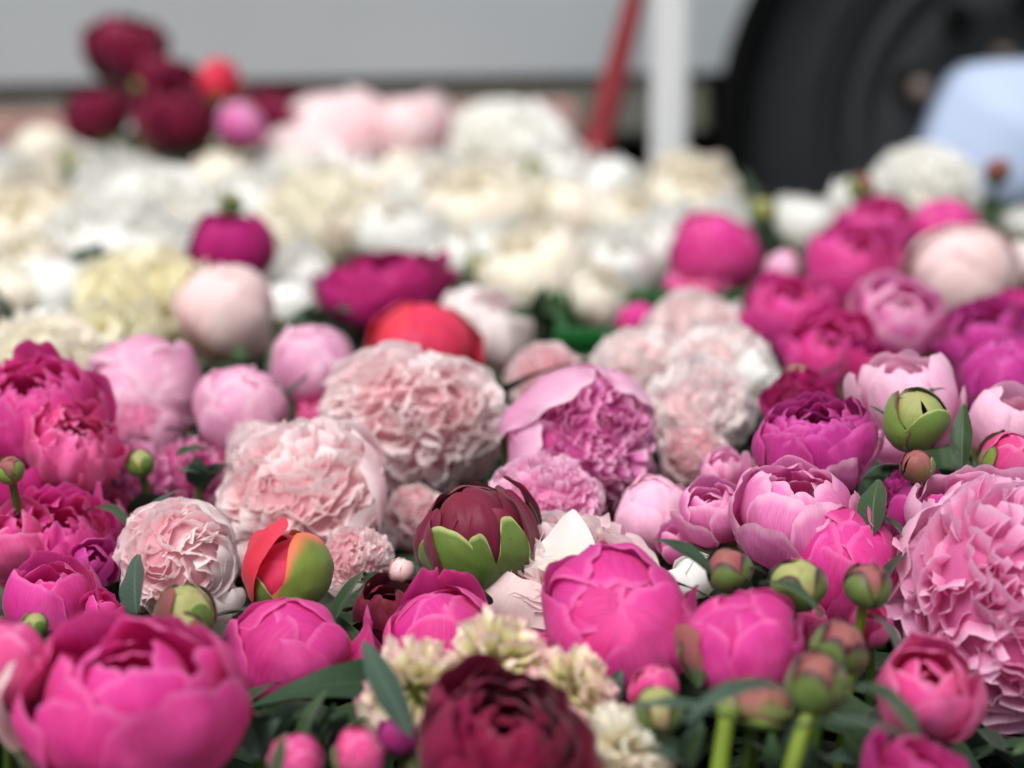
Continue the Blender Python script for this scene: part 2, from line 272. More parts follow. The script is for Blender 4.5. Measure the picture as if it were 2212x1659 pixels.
GA = 2.39996
_seed = [11]
def ns(): _seed[0] += 1; return _seed[0]
BED_Z = CAMZ-.29
HEADS = []
def add_part(root, name, mb, mat, M4, label=None):
    o = mb.build(name, mat, root, loc=root.location, M=M4)
    if label: o['label'] = label
    return o
def flower(kind, vx, vy, w, col, label, d=None, ax=(0, -.25, 1), sz=(1, 1, 1), name=None, cat='peony', group=None,
           sepals=None, sepmat='sepal', guards=None, gmat=None, spin=None, open_=.5, n=None, ruff=None, petals=None, stem=True,
           leaves=(), pw=None, seed=None, stemmat='stemdark', extra=None, a1=None):
    if d is None: d = bed(vy)
    c = P(vx, vy, d); R = w/2/FP*d
    jr = random.Random(int(vx*31+vy)); ax = (ax[0]+jr.uniform(-.16, .16), ax[1]+jr.uniform(-.12, .08), ax[2])
    HEADS.append((c, R*max(sz[0], .9)))
    sd_ = seed or ns(); rg = random.Random(sd_)
    spin = rg.uniform(0, 6.28) if spin is None else math.radians(spin)
    R3 = frame(ax); A = Vector(ax).normalized()
    M4 = Matrix.Translation(c) @ R3.to_4x4() @ Matrix.Diagonal((R*sz[0], R*sz[1], R*sz[2], 1))
    base = c - A*R*sz[2]*.98
    nm = name or {'ball': 'peony_bud', 'cup': 'peony_flower', 'semi': 'peony_flower', 'ruf': 'double_peony', 'shag': 'shaggy_peony', 'bud': 'green_bud'}[kind]
    root = empty(nm, base); tag(root, label, cat, group)
    fine = w*1.0 > 150 and d < 1.35
    nt_, nu_ = (24, 25) if fine else (13, 11)
    wp = [rg.uniform(0, 6.28) for _ in range(6)]
    def warp(p, k=.055):
        x, y, z = p[..., 0], p[..., 1], p[..., 2]
        return p*(1+k*np.sin(2.3*x+wp[0]+1.1*z)*np.cos(1.9*y+wp[1])+k*.7*np.sin(3.1*z+2.4*x+wp[2])+k*.35*np.sin(6*x+wp[3])*np.sin(6*y+5*z+wp[4])+k*.16*np.sin(12*x+7*z+wp[5])*np.sin(11*z-8*y+wp[0]))[..., None]
    def petal(nm_, phi, a0, a1_, hw, mat, label=None, **kw):
        kw.setdefault('seed', rg.randrange(10**6)); kw.setdefault('nt_', nt_); kw.setdefault('nu_', nu_)
        pts, uv = shell_petal(phi, a0, a1_, hw, **kw)
        return add_part(root, nm_, MB().grid(warp(pts), uv, rg.random()), M[mat], M4, label)
    if kind == 'ball':                       # tight globe of overlapping petals
        K = (n or 9)+3; ru = .04 if ruff is None else ruff+.012
        for k in range(K):
            f = k/(K-1); A1 = 3.62-(1.2*f**1.3+rg.uniform(0, .6)*f)+((a1-2.98) if a1 else 0)
            petal('petal', spin+k*GA, .02, A1, rg.uniform(.62, .95)+.42*(1-f), col, r0=.8+.2*f, tilt=.08*rg.choice((-1, 1, 1)),
                  curl=rg.uniform(-.03, .045)*f, lift=rg.uniform(-.03, .035), ruff=ru*(.4+f), tipc=.24, fold=.03)
    elif kind == 'cup':                      # half-open, petals nested round a hollow
        K = n or 12; ru = .05 if ruff is None else ruff
        for k in range(K):
            f = k/(K-1)
            rr = .3+.7*f**.8; A1 = 2.95-.5*f-open_*.7*f + rg.uniform(-.14, .14)
            petal('petal', spin+k*GA, .05, A1, rg.uniform(.72, 1.02)+.15*(1-f), col, r0=rr, tilt=.05*rg.choice((-1, 1)),
                  curl=.06*f*open_+rg.uniform(-.05, .06), lift=rg.uniform(-.08, .02), ruff=ru, tipc=.1, fold=.04)
    elif kind == 'semi':                     # open bowl, several rings, frilly edges
        K = n or 24; ru = .09 if ruff is None else ruff
        for k in range(K):
            f = (k/(K-1))**.8
            rr = .42+.6*f; A1 = 2.9-1.0*f*open_*1.2-.2*f+rg.uniform(-.15, .15)
            petal('petal', spin+k*GA, .15, A1, rg.uniform(.42, .62)+.15*f, col, r0=rr, tilt=.06*rg.choice((-1, 1)),
                  curl=rg.uniform(-.05, .12)*f, lift=rg.uniform(-.1, .03), ruff=ru*rg.uniform(.6, 1.2), tipc=.12, fold=.04)
    elif kind in ('ruf', 'shag'):
        K = int((n or (150 if fine else 80))*(1.3 if kind == 'ruf' else 1)); mb = MB(); shag = kind == 'shag'
        ru = .05 if ruff is None else ruff; wd0 = (pw or (.085 if shag else .24))*(1.15 if not shag else 1); ph = [rg.uniform(0, 6.28) for _ in range(2)]
        g1, g2 = (12, 15) if fine else (8, 9)
        cap = 1.95 if a1 is None else a1
        for k in range(K):
            f = (k+.5)/K; th = math.acos(1-f*(1-math.cos(cap))); az = k*GA+rg.uniform(-.2, .2)
            th = max(.03, th+rg.uniform(-.1, .1))
            dv = (math.sin(th)*math.cos(az), math.sin(th)*math.sin(az), math.cos(th))
            hi = rg.uniform(.88, 1.02) if not shag else rg.uniform(.75, 1.05)
            sw = .9*math.sin(2.1*dv[0]+ph[0])+.7*math.sin(2.7*dv[1]+ph[1])
            pts, uv = dome_petal(dv, sw+rg.gauss(0, .28) if not shag else rg.gauss(0, 1.2), .5 if not shag else .3, hi, wd0*rg.uniform(.75, 1.3)*(.6+.7*f if not shag else 1), rg.uniform(.0, .9),
                                 -rg.uniform(.0, .2)*(1 if not shag else .8), ru*rg.uniform(.4, 1.5)*(1 if not shag else .5), rg.randrange(10**6), g1, g2, notch=.03 if not shag else .09)
            mb.grid(warp(pts), uv, rg.random())
        if not shag:
            a_ = np.linspace(.01, PI-.01, 20)[:, None]; b_ = np.linspace(0, 2*PI, 33)[None, :]
            rc = .78*(1+.03*np.sin(5*b_+3*a_))  # core sphere added to bounce light and fill dark gaps between petals
            cp = np.stack(np.broadcast_arrays(rc*np.sin(a_)*np.cos(b_), rc*np.sin(a_)*np.sin(b_), rc*np.cos(a_)), -1)
            mb.grid(warp(cp), np.stack(np.broadcast_arrays(b_*0+.5, a_*0+.38), -1), .5)
        add_part(root, 'ruffled_centre', mb, M[col], M4)
        # outer petals that close the back of the globe
        if guards is None: guards = [(math.degrees(spin)+i*60, rg.uniform(1.45, 1.85), .75, .02) for i in range(6)]
    if guards:
        for g in guards:
            gp = dict(zip(('phi', 'a1', 'hw', 'curl', 'mat', 'r0', 'label', 'ruff', 'point'), list(g)+[None]*(9-len(g))))
            petal('guard_petal', math.radians(gp['phi']), .05, gp['a1'], gp['hw'], gp['mat'] or gmat or col, label=gp['label'],
                  r0=gp['r0'] or (1.0+rg.uniform(-.02, .03)), curl=gp['curl'], lift=-.03, ruff=gp['ruff'] if gp['ruff'] is not None else .045, tilt=.03*rg.choice((-1, 1)), fold=.03, point=gp['point'] or 0)
    if kind == 'bud':                        # round green bud: tip petals inside, sepals wrapped round
        for k in range(4):
            petal('bud_petal', spin+k*GA, .02, 3.45-.22*k, 1.15, col, r0=.86+.02*k, tilt=.03, ruff=.02, tipc=.3)
        if sepals is None: sepals = [(-125+i*90+rg.uniform(-20, 20), rg.uniform(1.6, 1.95) if i != 2 else 2.3, rg.uniform(.9, 1.1)) for i in range(4)]
    if sepals is None:
        sepals = [(rg.uniform(0, 360)+i*120, rg.uniform(.75, 1.15), .6) for i in range(3)]
    for s_ in sepals:
        if kind == 'bud' and s_[1] < 2.05: s_ = (s_[0], s_[1]+.72)+tuple(s_[2:])
        petal('sepal', math.radians(s_[0]), .0, s_[1], s_[2], s_[3] if len(s_) > 3 else sepmat, r0=(1.0 if kind == 'bud' else 1.075)+rg.uniform(-.012, .02), tilt=.015, tipc=.38, ruff=.015, point=.25 if len(s_) < 5 else s_[4], fold=.012)
    if stem:
        foot = Vector((base.x+rg.uniform(-.02, .02), base.y+rg.uniform(-.02, .02), .16))
        L_ = (base-foot).length
        pts = bez(base+A*R*.1, base-A*L_*.25, foot+Vector((0, 0, L_*.5)), foot, 12)
        sr = .0028 if R > .02 else .0022
        g_, uv = tube_grid(pts, sr, sr*1.15)
        add_part(root, 'stem', MB().grid(g_, uv), M[stemmat], None)
    for lf in leaves:
        # (x0, y0, x1, y1, width, distance0, distance1, bend, roll, material)
        x0, y0, x1, y1, lw, d0, d1, bend, roll, mt = lf
        pts, uv = leaf_grid(P(x0, y0, d0), P(x1, y1, d1), lw/FP*(d0+d1)/2, bend, roll, seed=rg.randrange(10**6))
        add_part(root, 'leaf', MB().grid(pts, uv, rg.random()), M[mt], None)
    if extra: extra(root, petal, M4, rg)
    return root
F = flower

# ------------------------------------------------------------------ the setting
def box(name, lo, hi, mat, parent=None, bev=0.004, loc=None, R=None):
    import bmesh
    bm = bmesh.new(); bmesh.ops.create_cube(bm, size=1)
    lo, hi = Vector(lo), Vector(hi)
    for v in bm.verts: v.co = Vector([(lo[i]+hi[i])/2+v.co[i]*(hi[i]-lo[i]) for i in range(3)])
    if bev: bmesh.ops.bevel(bm, geom=bm.edges[:], offset=bev, segments=2, affect='EDGES')
    me = bpy.data.meshes.new(name); bm.to_mesh(me); bm.free(); me.materials.append(mat)
    for p in me.polygons: p.use_smooth = False
    o = bpy.data.objects.new(name, me); C.objects.link(o)
    if parent: o.parent = parent
    if loc is not None: o.location = loc
    return o
def lathe(name, prof, mat, parent=None, n=64, M4=None):
    """profile of (radius, y) turned round the local y axis"""
    vs, fs = [], []
    for (r, y) in prof:
        for k in range(n):
            a = 2*PI*k/n; vs.append(Vector((r*math.cos(a), y, r*math.sin(a))))
    for i in range(len(prof)-1):
        for k in range(n): fs.append((i*n+k, i*n+(k+1) % n, (i+1)*n+(k+1) % n, (i+1)*n+k))
    if M4: vs = [M4 @ v for v in vs]
    me = bpy.data.meshes.new(name); me.from_pydata(vs, [], fs); me.materials.append(mat)
    for p in me.polygons: p.use_smooth = True
    o = bpy.data.objects.new(name, me); C.objects.link(o); o.parent = parent
    return o
asph = plain_mat('asphalt', (.05, .05, .052, 1), .9, scale=14, var=.2, bump=.5, spec=.2)
me = bpy.data.meshes.new('ground'); me.from_pydata([(-60, -20, 0), (60, -20, 0), (60, 90, 0), (-60, 90, 0)], [], [(0, 1, 2, 3)]); me.materials.append(asph)
tag(bpy.data.objects.new('ground', me), kind='structure'); C.objects.link(bpy.data.objects['ground'])

# --- the van behind, parked a little askew
paint = plain_mat('silver_paint', srgb(184, 191, 195), .32, scale=3, var=.03, spec=.5)
trim = plain_mat('grey_sill', srgb(112, 112, 104), .7, scale=20, var=.1)
black = plain_mat('black_rubber', (.022, .024, .026, 1), .7, scale=20, var=.1, spec=.25)
liner = plain_mat('arch_liner', (.006, .006, .006, 1), .9, scale=20, var=.1, spec=.1)
rimm = plain_mat('dark_steel', (.042, .048, .052, 1), .6, metal=.2, scale=20, var=.1)
lug = plain_mat('dull_nut', srgb(120, 108, 102), .5, metal=.3, scale=20)
glass = plain_mat('dark_glass', (.02, .024, .026, 1), .08, scale=2, spec=.6)
VAN = P(2250, 280, 3.15)
van = empty('van', (VAN.x, VAN.y, 0)); van.rotation_euler.z = math.radians(13)
tag(van, 'pale silver van parked behind the flowers, its dark wheel at the right', 'van')
HZ, RA, RT = VAN.z, .54, VAN.z-.004
def side_panel():
    # side skin of the van in its x/z plane with the round wheel arch, slightly bellied towards its top
    xs0, xs1, z0, z1 = -3.3, 1.15, .60, 1.95
    def belly(z): return -.055*math.sin(max(0, min(1, (z-z0)/1.0))*PI*.62)-.0
    loops = []
    nx = 90
    vs, fs = [], []
    # strips: for each x the lower edge is the sill or the arch
    xs = sorted(set([round(xs0+(xs1-xs0)*i/nx, 4) for i in range(nx+1)]+[-RA+.0001, RA-.0001, -RA-.0005, RA+.0005]+[RA*math.sin(k/16*PI/2) for k in range(-15, 16)]))
    nz = 22
    for x in xs:
        lo = z0
        if abs(x) < RA: lo = max(z0, HZ+math.sqrt(RA*RA-x*x))
        for j in range(nz+1):
            f = j/nz; z = lo+(z1-lo)*f; vs.append((x, belly(z), z))
    for i in range(len(xs)-1):
        for j in range(nz):
            a = i*(nz+1)+j; fs.append((a, a+nz+1, a+nz+2, a+1))
    n0 = len(vs)
    # roof and far side, back and front so the van is a solid body
    k = [(xs0, 0, z1), (xs1, 0, z1), (xs1, 1.75, z1), (xs0, 1.75, z1), (xs0, 1.75, z0), (xs1, 1.75, z0), (xs0, 0, z0), (xs1, 0, z0)]
    vs += k
    fs += [(n0, n0+1, n0+2, n0+3), (n0+3, n0+2, n0+5, n0+4), (n0, n0+3, n0+4, n0+6), (n0+1, n0+7, n0+5, n0+2)]
    me = bpy.data.meshes.new('body'); me.from_pydata(vs, [], fs); me.materials.append(paint)
    for p in me.polygons: p.use_smooth = p.index < n0
    o = bpy.data.objects.new('body', me); C.objects.link(o); o.parent = van
    return o
body = side_panel()
def lip():
    vs, fs = [], []; n = 40
    for k in range(n+1):
        a = PI*1.12*k/n-PI*.06
        for (r, y) in ((RA+.004, -.004), (RA+.002, -.016), (RA-.02, -.016), (RA-.03, .03), (RA-.012, .75)):
            vs.append((r*math.cos(a), y, HZ+r*math.sin(a)))
    for k in range(n):
        for j in range(4): fs.append((k*5+j, k*5+j+1, k*5+j+6, k*5+j+5))
    me = bpy.data.meshes.new('wheel_arch'); me.from_pydata(vs, [], fs); me.materials.append(liner)
    o = bpy.data.objects.new('wheel_arch', me); C.objects.link(o); o.parent = van
lip()
box('sill', (-3.3, .012, .50), (-RA-.005, 1.7, .598), trim, van, .012)
box('sill', (RA+.005, .012, .50), (1.15, 1.7, .598), trim, van, .012)
box('side_window', (-2.6, -.064, 1.4), (-1.0, -.03, 1.85), glass, van, .01)
box('underbody', (-3.2, .35, .30), (-RA-.02, 1.7, .498), liner, van, .01)
box('rear_underbody', (-RA-.018, .45, .18), (RA, 1.7, 1.0), liner, van, .01)
box('door_seam', (-1.45, -.004, .62), (-1.437, .004, .66), liner, van, 0)
wh = empty('wheel', (0, .06, HZ)); wh.parent = van
lathe('tyre', [(.30, .02), (.31, -.005), (.345, -.03), (.352, -.024), (.358, -.031), (.40, -.03), (.406, -.024), (.412, -.028), (RT-.03, .0), (RT-.008, .03), (RT, .06), (RT, .2), (RT-.03, .24), (.3, .24)], black, wh)
lathe('rim', [(.0, .03), (.06, .03), (.085, .06), (.13, .065), (.175, .03), (.235, .02), (.262, .04), (.272, .0), (.302, -.012), (.31, .02)], rimm, wh)
for k in range(10):
    a = 2*PI*k/10+.28
    h = lathe('rim_hole', [(0, .0), (.026, .0), (.026, .03), (0, .03)], liner, wh, 20, Matrix.Translation((.207*math.cos(a), .012, .207*math.sin(a))))
for k in range(5):
    a = 2*PI*k/5+.5
    lathe('wheel_nut', [(0, -.004), (.012, -.004), (.015, .03), (.015, .06)], lug, wh, 12, Matrix.Translation((.11*math.cos(a), .03, .11*math.sin(a))))
lathe('wheel_nut', [(0, -.004), (.018, -.004), (.024, .03), (.024, .06)], lug, wh, 12, Matrix.Translation((-.177, .002, .058)))

# --- posts
wpm = plain_mat('white_painted_metal', srgb(214, 216, 218), .45, scale=8, var=.04)
redm = plain_mat('red_cloth', srgb(120, 26, 36), .8, scale=30, var=.15)
a = P(1443, 300, 2.55)
post = empty('white_post', (a.x, a.y, 0)); tag(post, 'white square tent post standing upright in front of the van', 'post')
box('shaft', (-.022, -.022, .02), (.022, .022, 2.3), wpm, post, .006)
box('foot_plate', (-.07, -.07, 0), (.07, .07, .018), wpm, post, .003)
b0, b1 = P(1268, 400, 2.46), P(1380, -40, 2.62); dv = (b1-b0)
pole = empty('folded_parasol', b0-dv*1.5); tag(pole, 'dark red folded parasol leaning beside the white post', 'parasol')
pole.location.z = 0; st = b0-dv*(b0.z/dv.z)
pole.location = st
g_, uv = tube_grid([st-st, (b0-st)*.45], .012, .012); MB().grid(g_, uv).build('pole', wpm, pole)
g_, uv = tube_grid([(b0-st)*.45+dv*x for x in (0, .02, .6, 1.3, 2.0, 2.2)], .031, .010, 14)
rr_ = [(.3), 1.15, 1.0, .85, 1.0, .6]
MB().grid(g_, uv).build('canopy', redm, pole)

# --- pale blue sack to the right
bluem = plain_mat('blue_plastic', srgb(168, 184, 212), .6, scale=9, var=.05, bump=.3)
def sack():
    import bmesh
    c = P(2240, 330, 2.42); bm = bmesh.new()
    out = [(1960, 470), (2018, 330), (2062, 215), (2100, 158), (2140, 146), (2300, 138), (2480, 132), (2520, 200), (2560, 470)]
    f_ = [bm.verts.new(P(x, y, 2.36)+Vector((0, .02*((y-130)/340.), 0))-c) for x, y in out]
    b_ = [bm.verts.new(v.co+Vector((0, .11, 0))) for v in f_]
    bm.faces.new(f_); bm.faces.new(b_[::-1]); n = len(out)
    for k in range(n): bm.faces.new((f_[k], b_[k], b_[(k+1) % n], f_[(k+1) % n]))
    bmesh.ops.recalc_face_normals(bm, faces=bm.faces[:])
    bmesh.ops.bevel(bm, geom=bm.edges[:], offset=.007, segments=3, affect='EDGES')
    me = bpy.data.meshes.new('plastic_sack'); bm.to_mesh(me); bm.free(); me.materials.append(bluem)
    for p in me.polygons: p.use_smooth = True
    o = bpy.data.objects.new('plastic_sack', me); C.objects.link(o); o.location = c
    tag(o, 'pale blue plastic sack standing behind the white peonies at the right', 'sack')
sack()
# --- trestle, crates and the wooden board behind the flowers
wood = plain_mat('pinkish_wood', srgb(190, 150, 144), .8, scale=12, var=.18, bump=.3)
darkw = plain_mat('dark_wood', srgb(96, 84, 76), .85, scale=12, var=.18, bump=.3)
greenp = plain_mat('green_crate_plastic', srgb(6, 84, 30), .45, scale=12, var=.12)
p0, p1 = P(-260, 262, 2.62), P(1245, 206, 2.86)
bc = (p0+p1)/2; bench = empty('wooden_crate', (bc.x, bc.y, 0)); bench.rotation_euler.z = math.atan2(p1.y-p0.y, p1.x-p0.x)
tag(bench, 'long weathered pinkish wooden crate behind the flower bed', 'crate')
hl = (p1-p0).xy.length/2; ztop = (p0.z+p1.z)/2
box('side_board', (-hl, -.012, ztop-.075), (hl, .012, ztop), wood, bench, .004)
box('side_board', (-hl, .22, ztop-.075), (hl, .244, ztop), wood, bench, .004)
box('crate_floor', (-hl, .013, ztop-.11), (hl, .219, ztop-.085), wood, bench, .004)
for x in (-hl+.05, 0, hl-.05):
    box('leg', (x-.03, .02, 0), (x+.03, .08, ztop-.112), darkw, bench, .004); box('leg', (x-.03, .15, 0), (x+.03, .21, ztop-.112), darkw, bench, .004)
table = empty('trestle_table', (0, 1.5, 0)); tag(table, 'low dark trestle table hidden under the crates of flowers', 'table')
box('tabletop', (-1.5, -1.0, .10), (1.5, .95, .13), darkw, table)
for x in (-1.3, 1.3):
    for y in (-.9, .85): box('leg', (x-.03, y-.03, 0), (x+.03, y+.03, .098), darkw, table)
def crate(x0, y0, x1, y1, z1, label):
    c = empty('plastic_crate', ((x0+x1)/2, (y0+y1)/2, .133)); tag(c, label, 'crate', 'green plastic crates under the flowers')
    hx, hy, h = (x1-x0)/2, (y1-y0)/2, z1-.133
    box('crate_base', (-hx, -hy, 0), (hx, hy, .008), greenp, c, .002)
    for s in (-1, 1):
        box('crate_side', (-hx, s*hy-.004, .0085), (hx, s*hy+.004, h), greenp, c, .002)
        box('crate_side', (s*hx-.004, -hy+.0045, .0085), (s*hx+.004, hy-.0045, h), greenp, c, .002)
        box('rim', (-hx-.008, s*hy-.009, h+.0005), (hx+.008, s*hy+.009, h+.012), greenp, c, .003)
g = P(1275, 742, 1.47)
crate(g.x-.02, g.y-.03, g.x+.18, g.y+.12, g.z+.005, 'green plastic crate whose corner shows among the blush peonies')
g = P(2170, 1640, .86)
crate(g.x-.05, g.y-.0, g.x+.18, g.y+.16, g.z-.02, 'green plastic crate at the lower right under the large pink peony')
crate(-.62, .72, -.18, 1.15, BED_Z-.16, 'green plastic crate under the hot pink peonies at the left')
crate(-.60, 1.45, -.05, 1.95, BED_Z-.16, 'green plastic crate under the white peonies at the left')

sheetm = plain_mat('near_black', (.006, .007, .006, 1), .95, scale=20)
me = bpy.data.meshes.new('black_sheet_mesh'); 
box('black_sheet', (-.75, .62, BED_Z-.27), (.75, 2.15, BED_Z-.25), sheetm, None, .004)  # near-black slab spanning the whole bed below the heads
tag(bpy.data.objects['black_sheet'], 'near-black sheet spanning the bed beneath the stems', 'sheet')

# ------------------------------------------------------------------ the flowers, back to front
# far bunch of dark red peonies
G0 = 'dark red peonies standing at the back left'
F('semi', 270, 95, 190, 'dark', 'tallest dark red peony at the back against the van', d=2.42, ax=(.1, -.2, 1), n=22, open_=.75, ruff=.17, group=G0)
F('semi', 350, 165, 150, 'dark', 'dark red peony just below the tallest one at the back', d=2.40, ax=(.4, -.2, 1), n=22, open_=.75, ruff=.17, group=G0)
F('semi', 205, 235, 150, 'dark', 'lowest left dark red peony above a white one', d=2.36, ax=(-.2, -.3, 1), n=22, open_=.75, ruff=.17, group=G0)
F('semi', 378, 235, 195, 'dark', 'broad dark red peony in the middle of the back bunch', d=2.34, ax=(0, -.4, 1), n=22, open_=.75, ruff=.17, group=G0)
F('ball', 470, 180, 95, 'coral', 'coral red bud with a green base beside the dark red bunch', d=2.36, ax=(.1, -.1, 1), sz=(1, 1, 1.25), n=6, sepals=[(-90, 1.4, .8), (30, 1.3, .8), (150, 1.3, .8)])
F('semi', 625, 238, 180, 'dark', 'flattened dark red peony lying right of the coral bud', d=2.42, ax=(.5, -.1, 1), sz=(1, 1, .6), n=22, open_=.75, ruff=.17, group=G0)
F('ball', 520, 272, 110, 'orchid', 'round mid pink bud behind the white peonies', d=2.32, n=6)
F('bud', 305, 185, 40, 'budgreen', 'green bud between the dark red peonies', d=2.38)
F('bud', 305, 325, 95, 'budgreen', 'left green bud under the dark red bunch', d=2.42)
F('bud', 415, 325, 95, 'budgreen', 'right green bud under the dark red bunch', d=2.42)
F('bud', 620, 280, 70, 'budgreen', 'olive bud under the flattened dark red peony', d=2.4)
GW = 'white and cream peonies filling the back of the bed'
wl = [  # kind, x, y, w, colour, label, extras
 ('ball', 92, 335, 115, 'cream', 'small cream bud at the far left back'),
 ('semi', 215, 320, 150, 'white', 'white peony below the lowest dark red one'),
 ('ball', 700, 292, 255, 'blush', 'large pale blush peony at the back centre'),
 ('ball', 885, 282, 150, 'blush', 'light pink bud at the back beside the blush one'),
 ('semi', 20, 400, 140, 'white', 'white peony cut by the left edge at the back'),
 ('semi', 365, 380, 130, 'white', 'white peony behind the widest white ones at left'),
 ('semi', 495, 350, 130, 'cream', 'creamy peony under the round pink bud'),
 ('ruf', 1060, 330, 280, 'white', 'biggest white peony on the skyline left of the red parasol'),
 ('semi', 1215, 365, 130, 'white', 'white peony right beside the biggest white one'),
 ('ruf', 640, 385, 240, 'white', 'white peony under the pale blush one'),
 ('semi', 775, 385, 190, 'white', 'white peony with a cream underside in the centre back'),
 ('ball', 880, 390, 120, 'cream', 'small cream peony under the light pink bud'),
 ('semi', 45, 490, 250, 'cream', 'large cream peony at the left edge'),
 ('semi', 235, 440, 200, 'white', 'white peony above the dark leaf at left'),
 ('ruf', 350, 465, 240, 'white', 'wide white peony behind the magenta bud'),
 ('ball', 480, 410, 140, 'cream', 'cream peony directly behind the magenta bud'),
 ('semi', 1025, 450, 240, 'cream', 'bowl shaped cream peony with green base'),
 ('semi', 560, 440, 160, 'white', 'white peony right of the magenta bud top'),
 ('ruf', 700, 490, 250, 'cream', 'cream ruffled peony above the wide magenta flower'),
 ('semi', 855, 500, 190, 'white', 'white peony left of the cream bowl'),
 ('ball', 1320, 400, 110, 'white', 'white bud under the foot of the red parasol'),
 ('ball', 1235, 455, 130, 'cream', 'cream globe between the bowl and the white bud'),
 ('semi', 1355, 480, 150, 'cream', 'cream peony in front of the white bud'),
 ('semi', 1485, 425, 200, 'cream', 'tall cream globe below the white post'),
 ('semi', 1500, 520, 200, 'white', 'white petals under the tall cream globe'),
 ('semi', 1150, 580, 215, 'cream', 'cream white peony drooping over dark leaves'),
 ('semi', 1330, 570, 150, 'white', 'pale peony sagging behind the green crate corner'),
 ('semi', 1290, 640, 130, 'cream', 'shaded cream petals beside the green crate corner'),
 ('semi', 130, 400, 150, 'cream', 'cream peony left of the widest white ones'),
 ('semi', 280, 395, 140, 'white', 'white peony between the left green bud and the magenta bud'),
 ('semi', 600, 330, 130, 'white', 'white petals behind the cream peony under the pink bud'),
 ('semi', 940, 400, 150, 'white', 'white peony squeezed above the cream bowl'),
 ('semi', 1400, 540, 150, 'white', 'white peony left of the upper hot pink globe'),
 ('semi', 60, 570, 150, 'cream', 'cream petals under the large cream peony at the left edge'),
 ('semi', 1090, 530, 130, 'white', 'white petals left above the drooping cream peony'),
 ('semi', 950, 560, 120, 'white', 'white petals right above the wide magenta flower'),
 ('semi', 160, 530, 170, 'white', 'white peony right of the large cream one'),
 ('semi', 300, 540, 190, 'white', 'white peony left of the magenta bud'),
 ('ball', 130, 630, 150, 'white', 'white globe above the cream one at left'),
 ('ball', 25, 640, 110, 'cream', 'cream bud at the left edge beside a white globe'),
 ('ruf', 320, 660, 260, 'yellow', 'pale yellow ruffled peony left of the blush globe'),
 ('semi', 640, 600, 130, 'white', 'cool white petals between the two magenta flowers'),
 ('ball', 620, 665, 110, 'white', 'white bud behind the blush globe'),
 ('ball', 90, 745, 150, 'white', 'white globe left of the brown bud'),
 ('ruf', 110, 815, 260, 'cream', 'cream peony below the white globe at left'),
 ('semi', 235, 745, 180, 'yellow', 'yellow cream petals behind the thin dark leaf'),
]
FLAT = {(1060, 330): .62, (700, 292): .6, (640, 385): .7, (350, 465): .75, (45, 490): .85}
for (k, x, y, w, c, lb) in wl:
    F(k, x, y, w, c, lb, ax=(random.Random(x).uniform(-.3, .3), -.45, 1), group=GW, sz=(1.22, 1.2, FLAT.get((x, y), 1.0 if w > 180 else 1.12)), pw=.36, n={'ruf': 60, 'semi': 16, 'ball': 7}[k],
      d=(bed(y)+.05 if y < 420 else None) if y > 310 else 2.4, a1=None)
# white ones on the right
F('semi', 1745, 475, 150, 'white', 'white peony with an upright petal in front of the tyre', d=1.95, ax=(0, -.2, 1), n=14, group=GW)
F('ruf', 2000, 400, 240, 'white', 'big white peony at the right in front of the blue sack', d=2.0, ax=(.1, -.3, 1), sz=(1, 1, .75), n=90, group=GW)
F('semi', 1850, 425, 110, 'white', 'small white peony beneath the pinkish bud at right', d=1.98, n=12, group=GW)
F('semi', 2205, 480, 90, 'white', 'white peony at the right edge beside the brown bud stem', d=1.9, n=12, group=GW)
F('ball', 2075, 590, 235, 'ball', 'large blush white globe above the magenta peonies', d=1.55, ax=(-.1, -.5, 1), n=8, ruff=.015)
F('ball', 2215, 570, 110, 'pblush', 'pale blush petals at the right edge beside the globe', d=1.6, n=6)
F('bud', 1862, 405, 62, 'budtip', 'pinkish green bud on top of the hot pink heap', d=1.9)
F('bud', 1648, 455, 62, 'budgreen', 'green bud in front of the black tyre', d=1.9)
F('bud', 2155, 370, 55, 'budtip', 'brown bud standing alone against the blue sack', d=1.85, sepmat='sepal_brown', sz=(1, 1, 1.15), leaves=((2120, 450, 2100, 520, 60, 1.85, 1.8, .1, 0, 'leaf'), (2150, 480, 2215, 440, 60, 1.85, 1.85, .1, 0, 'leaf')))
F('bud', 1155, 365, 50, 'budgreen', 'olive bud between the white peonies at the back', d=2.28, leaves=((1165, 480, 1170, 380, 40, 2.1, 2.2, .05, .4, 'leafblue'),))
F('bud', 500, 440, 55, 'budgreen', 'small olive bud above the magenta one', d=1.8, leaves=((470, 425, 520, 455, 30, 1.8, 1.78, .1, 0, 'leaf'),))
F('bud', 1030, 575, 60, 'budgreen', 'green bud in the dark gap right of the magenta flower', d=1.75)
F('bud', 150, 350, 45, 'budgreen', 'dark green bud between cream peonies at far left', d=2.3, leaves=((145, 410, 150, 350, 34, 2.2, 2.2, .1, 0, 'leaf'),))
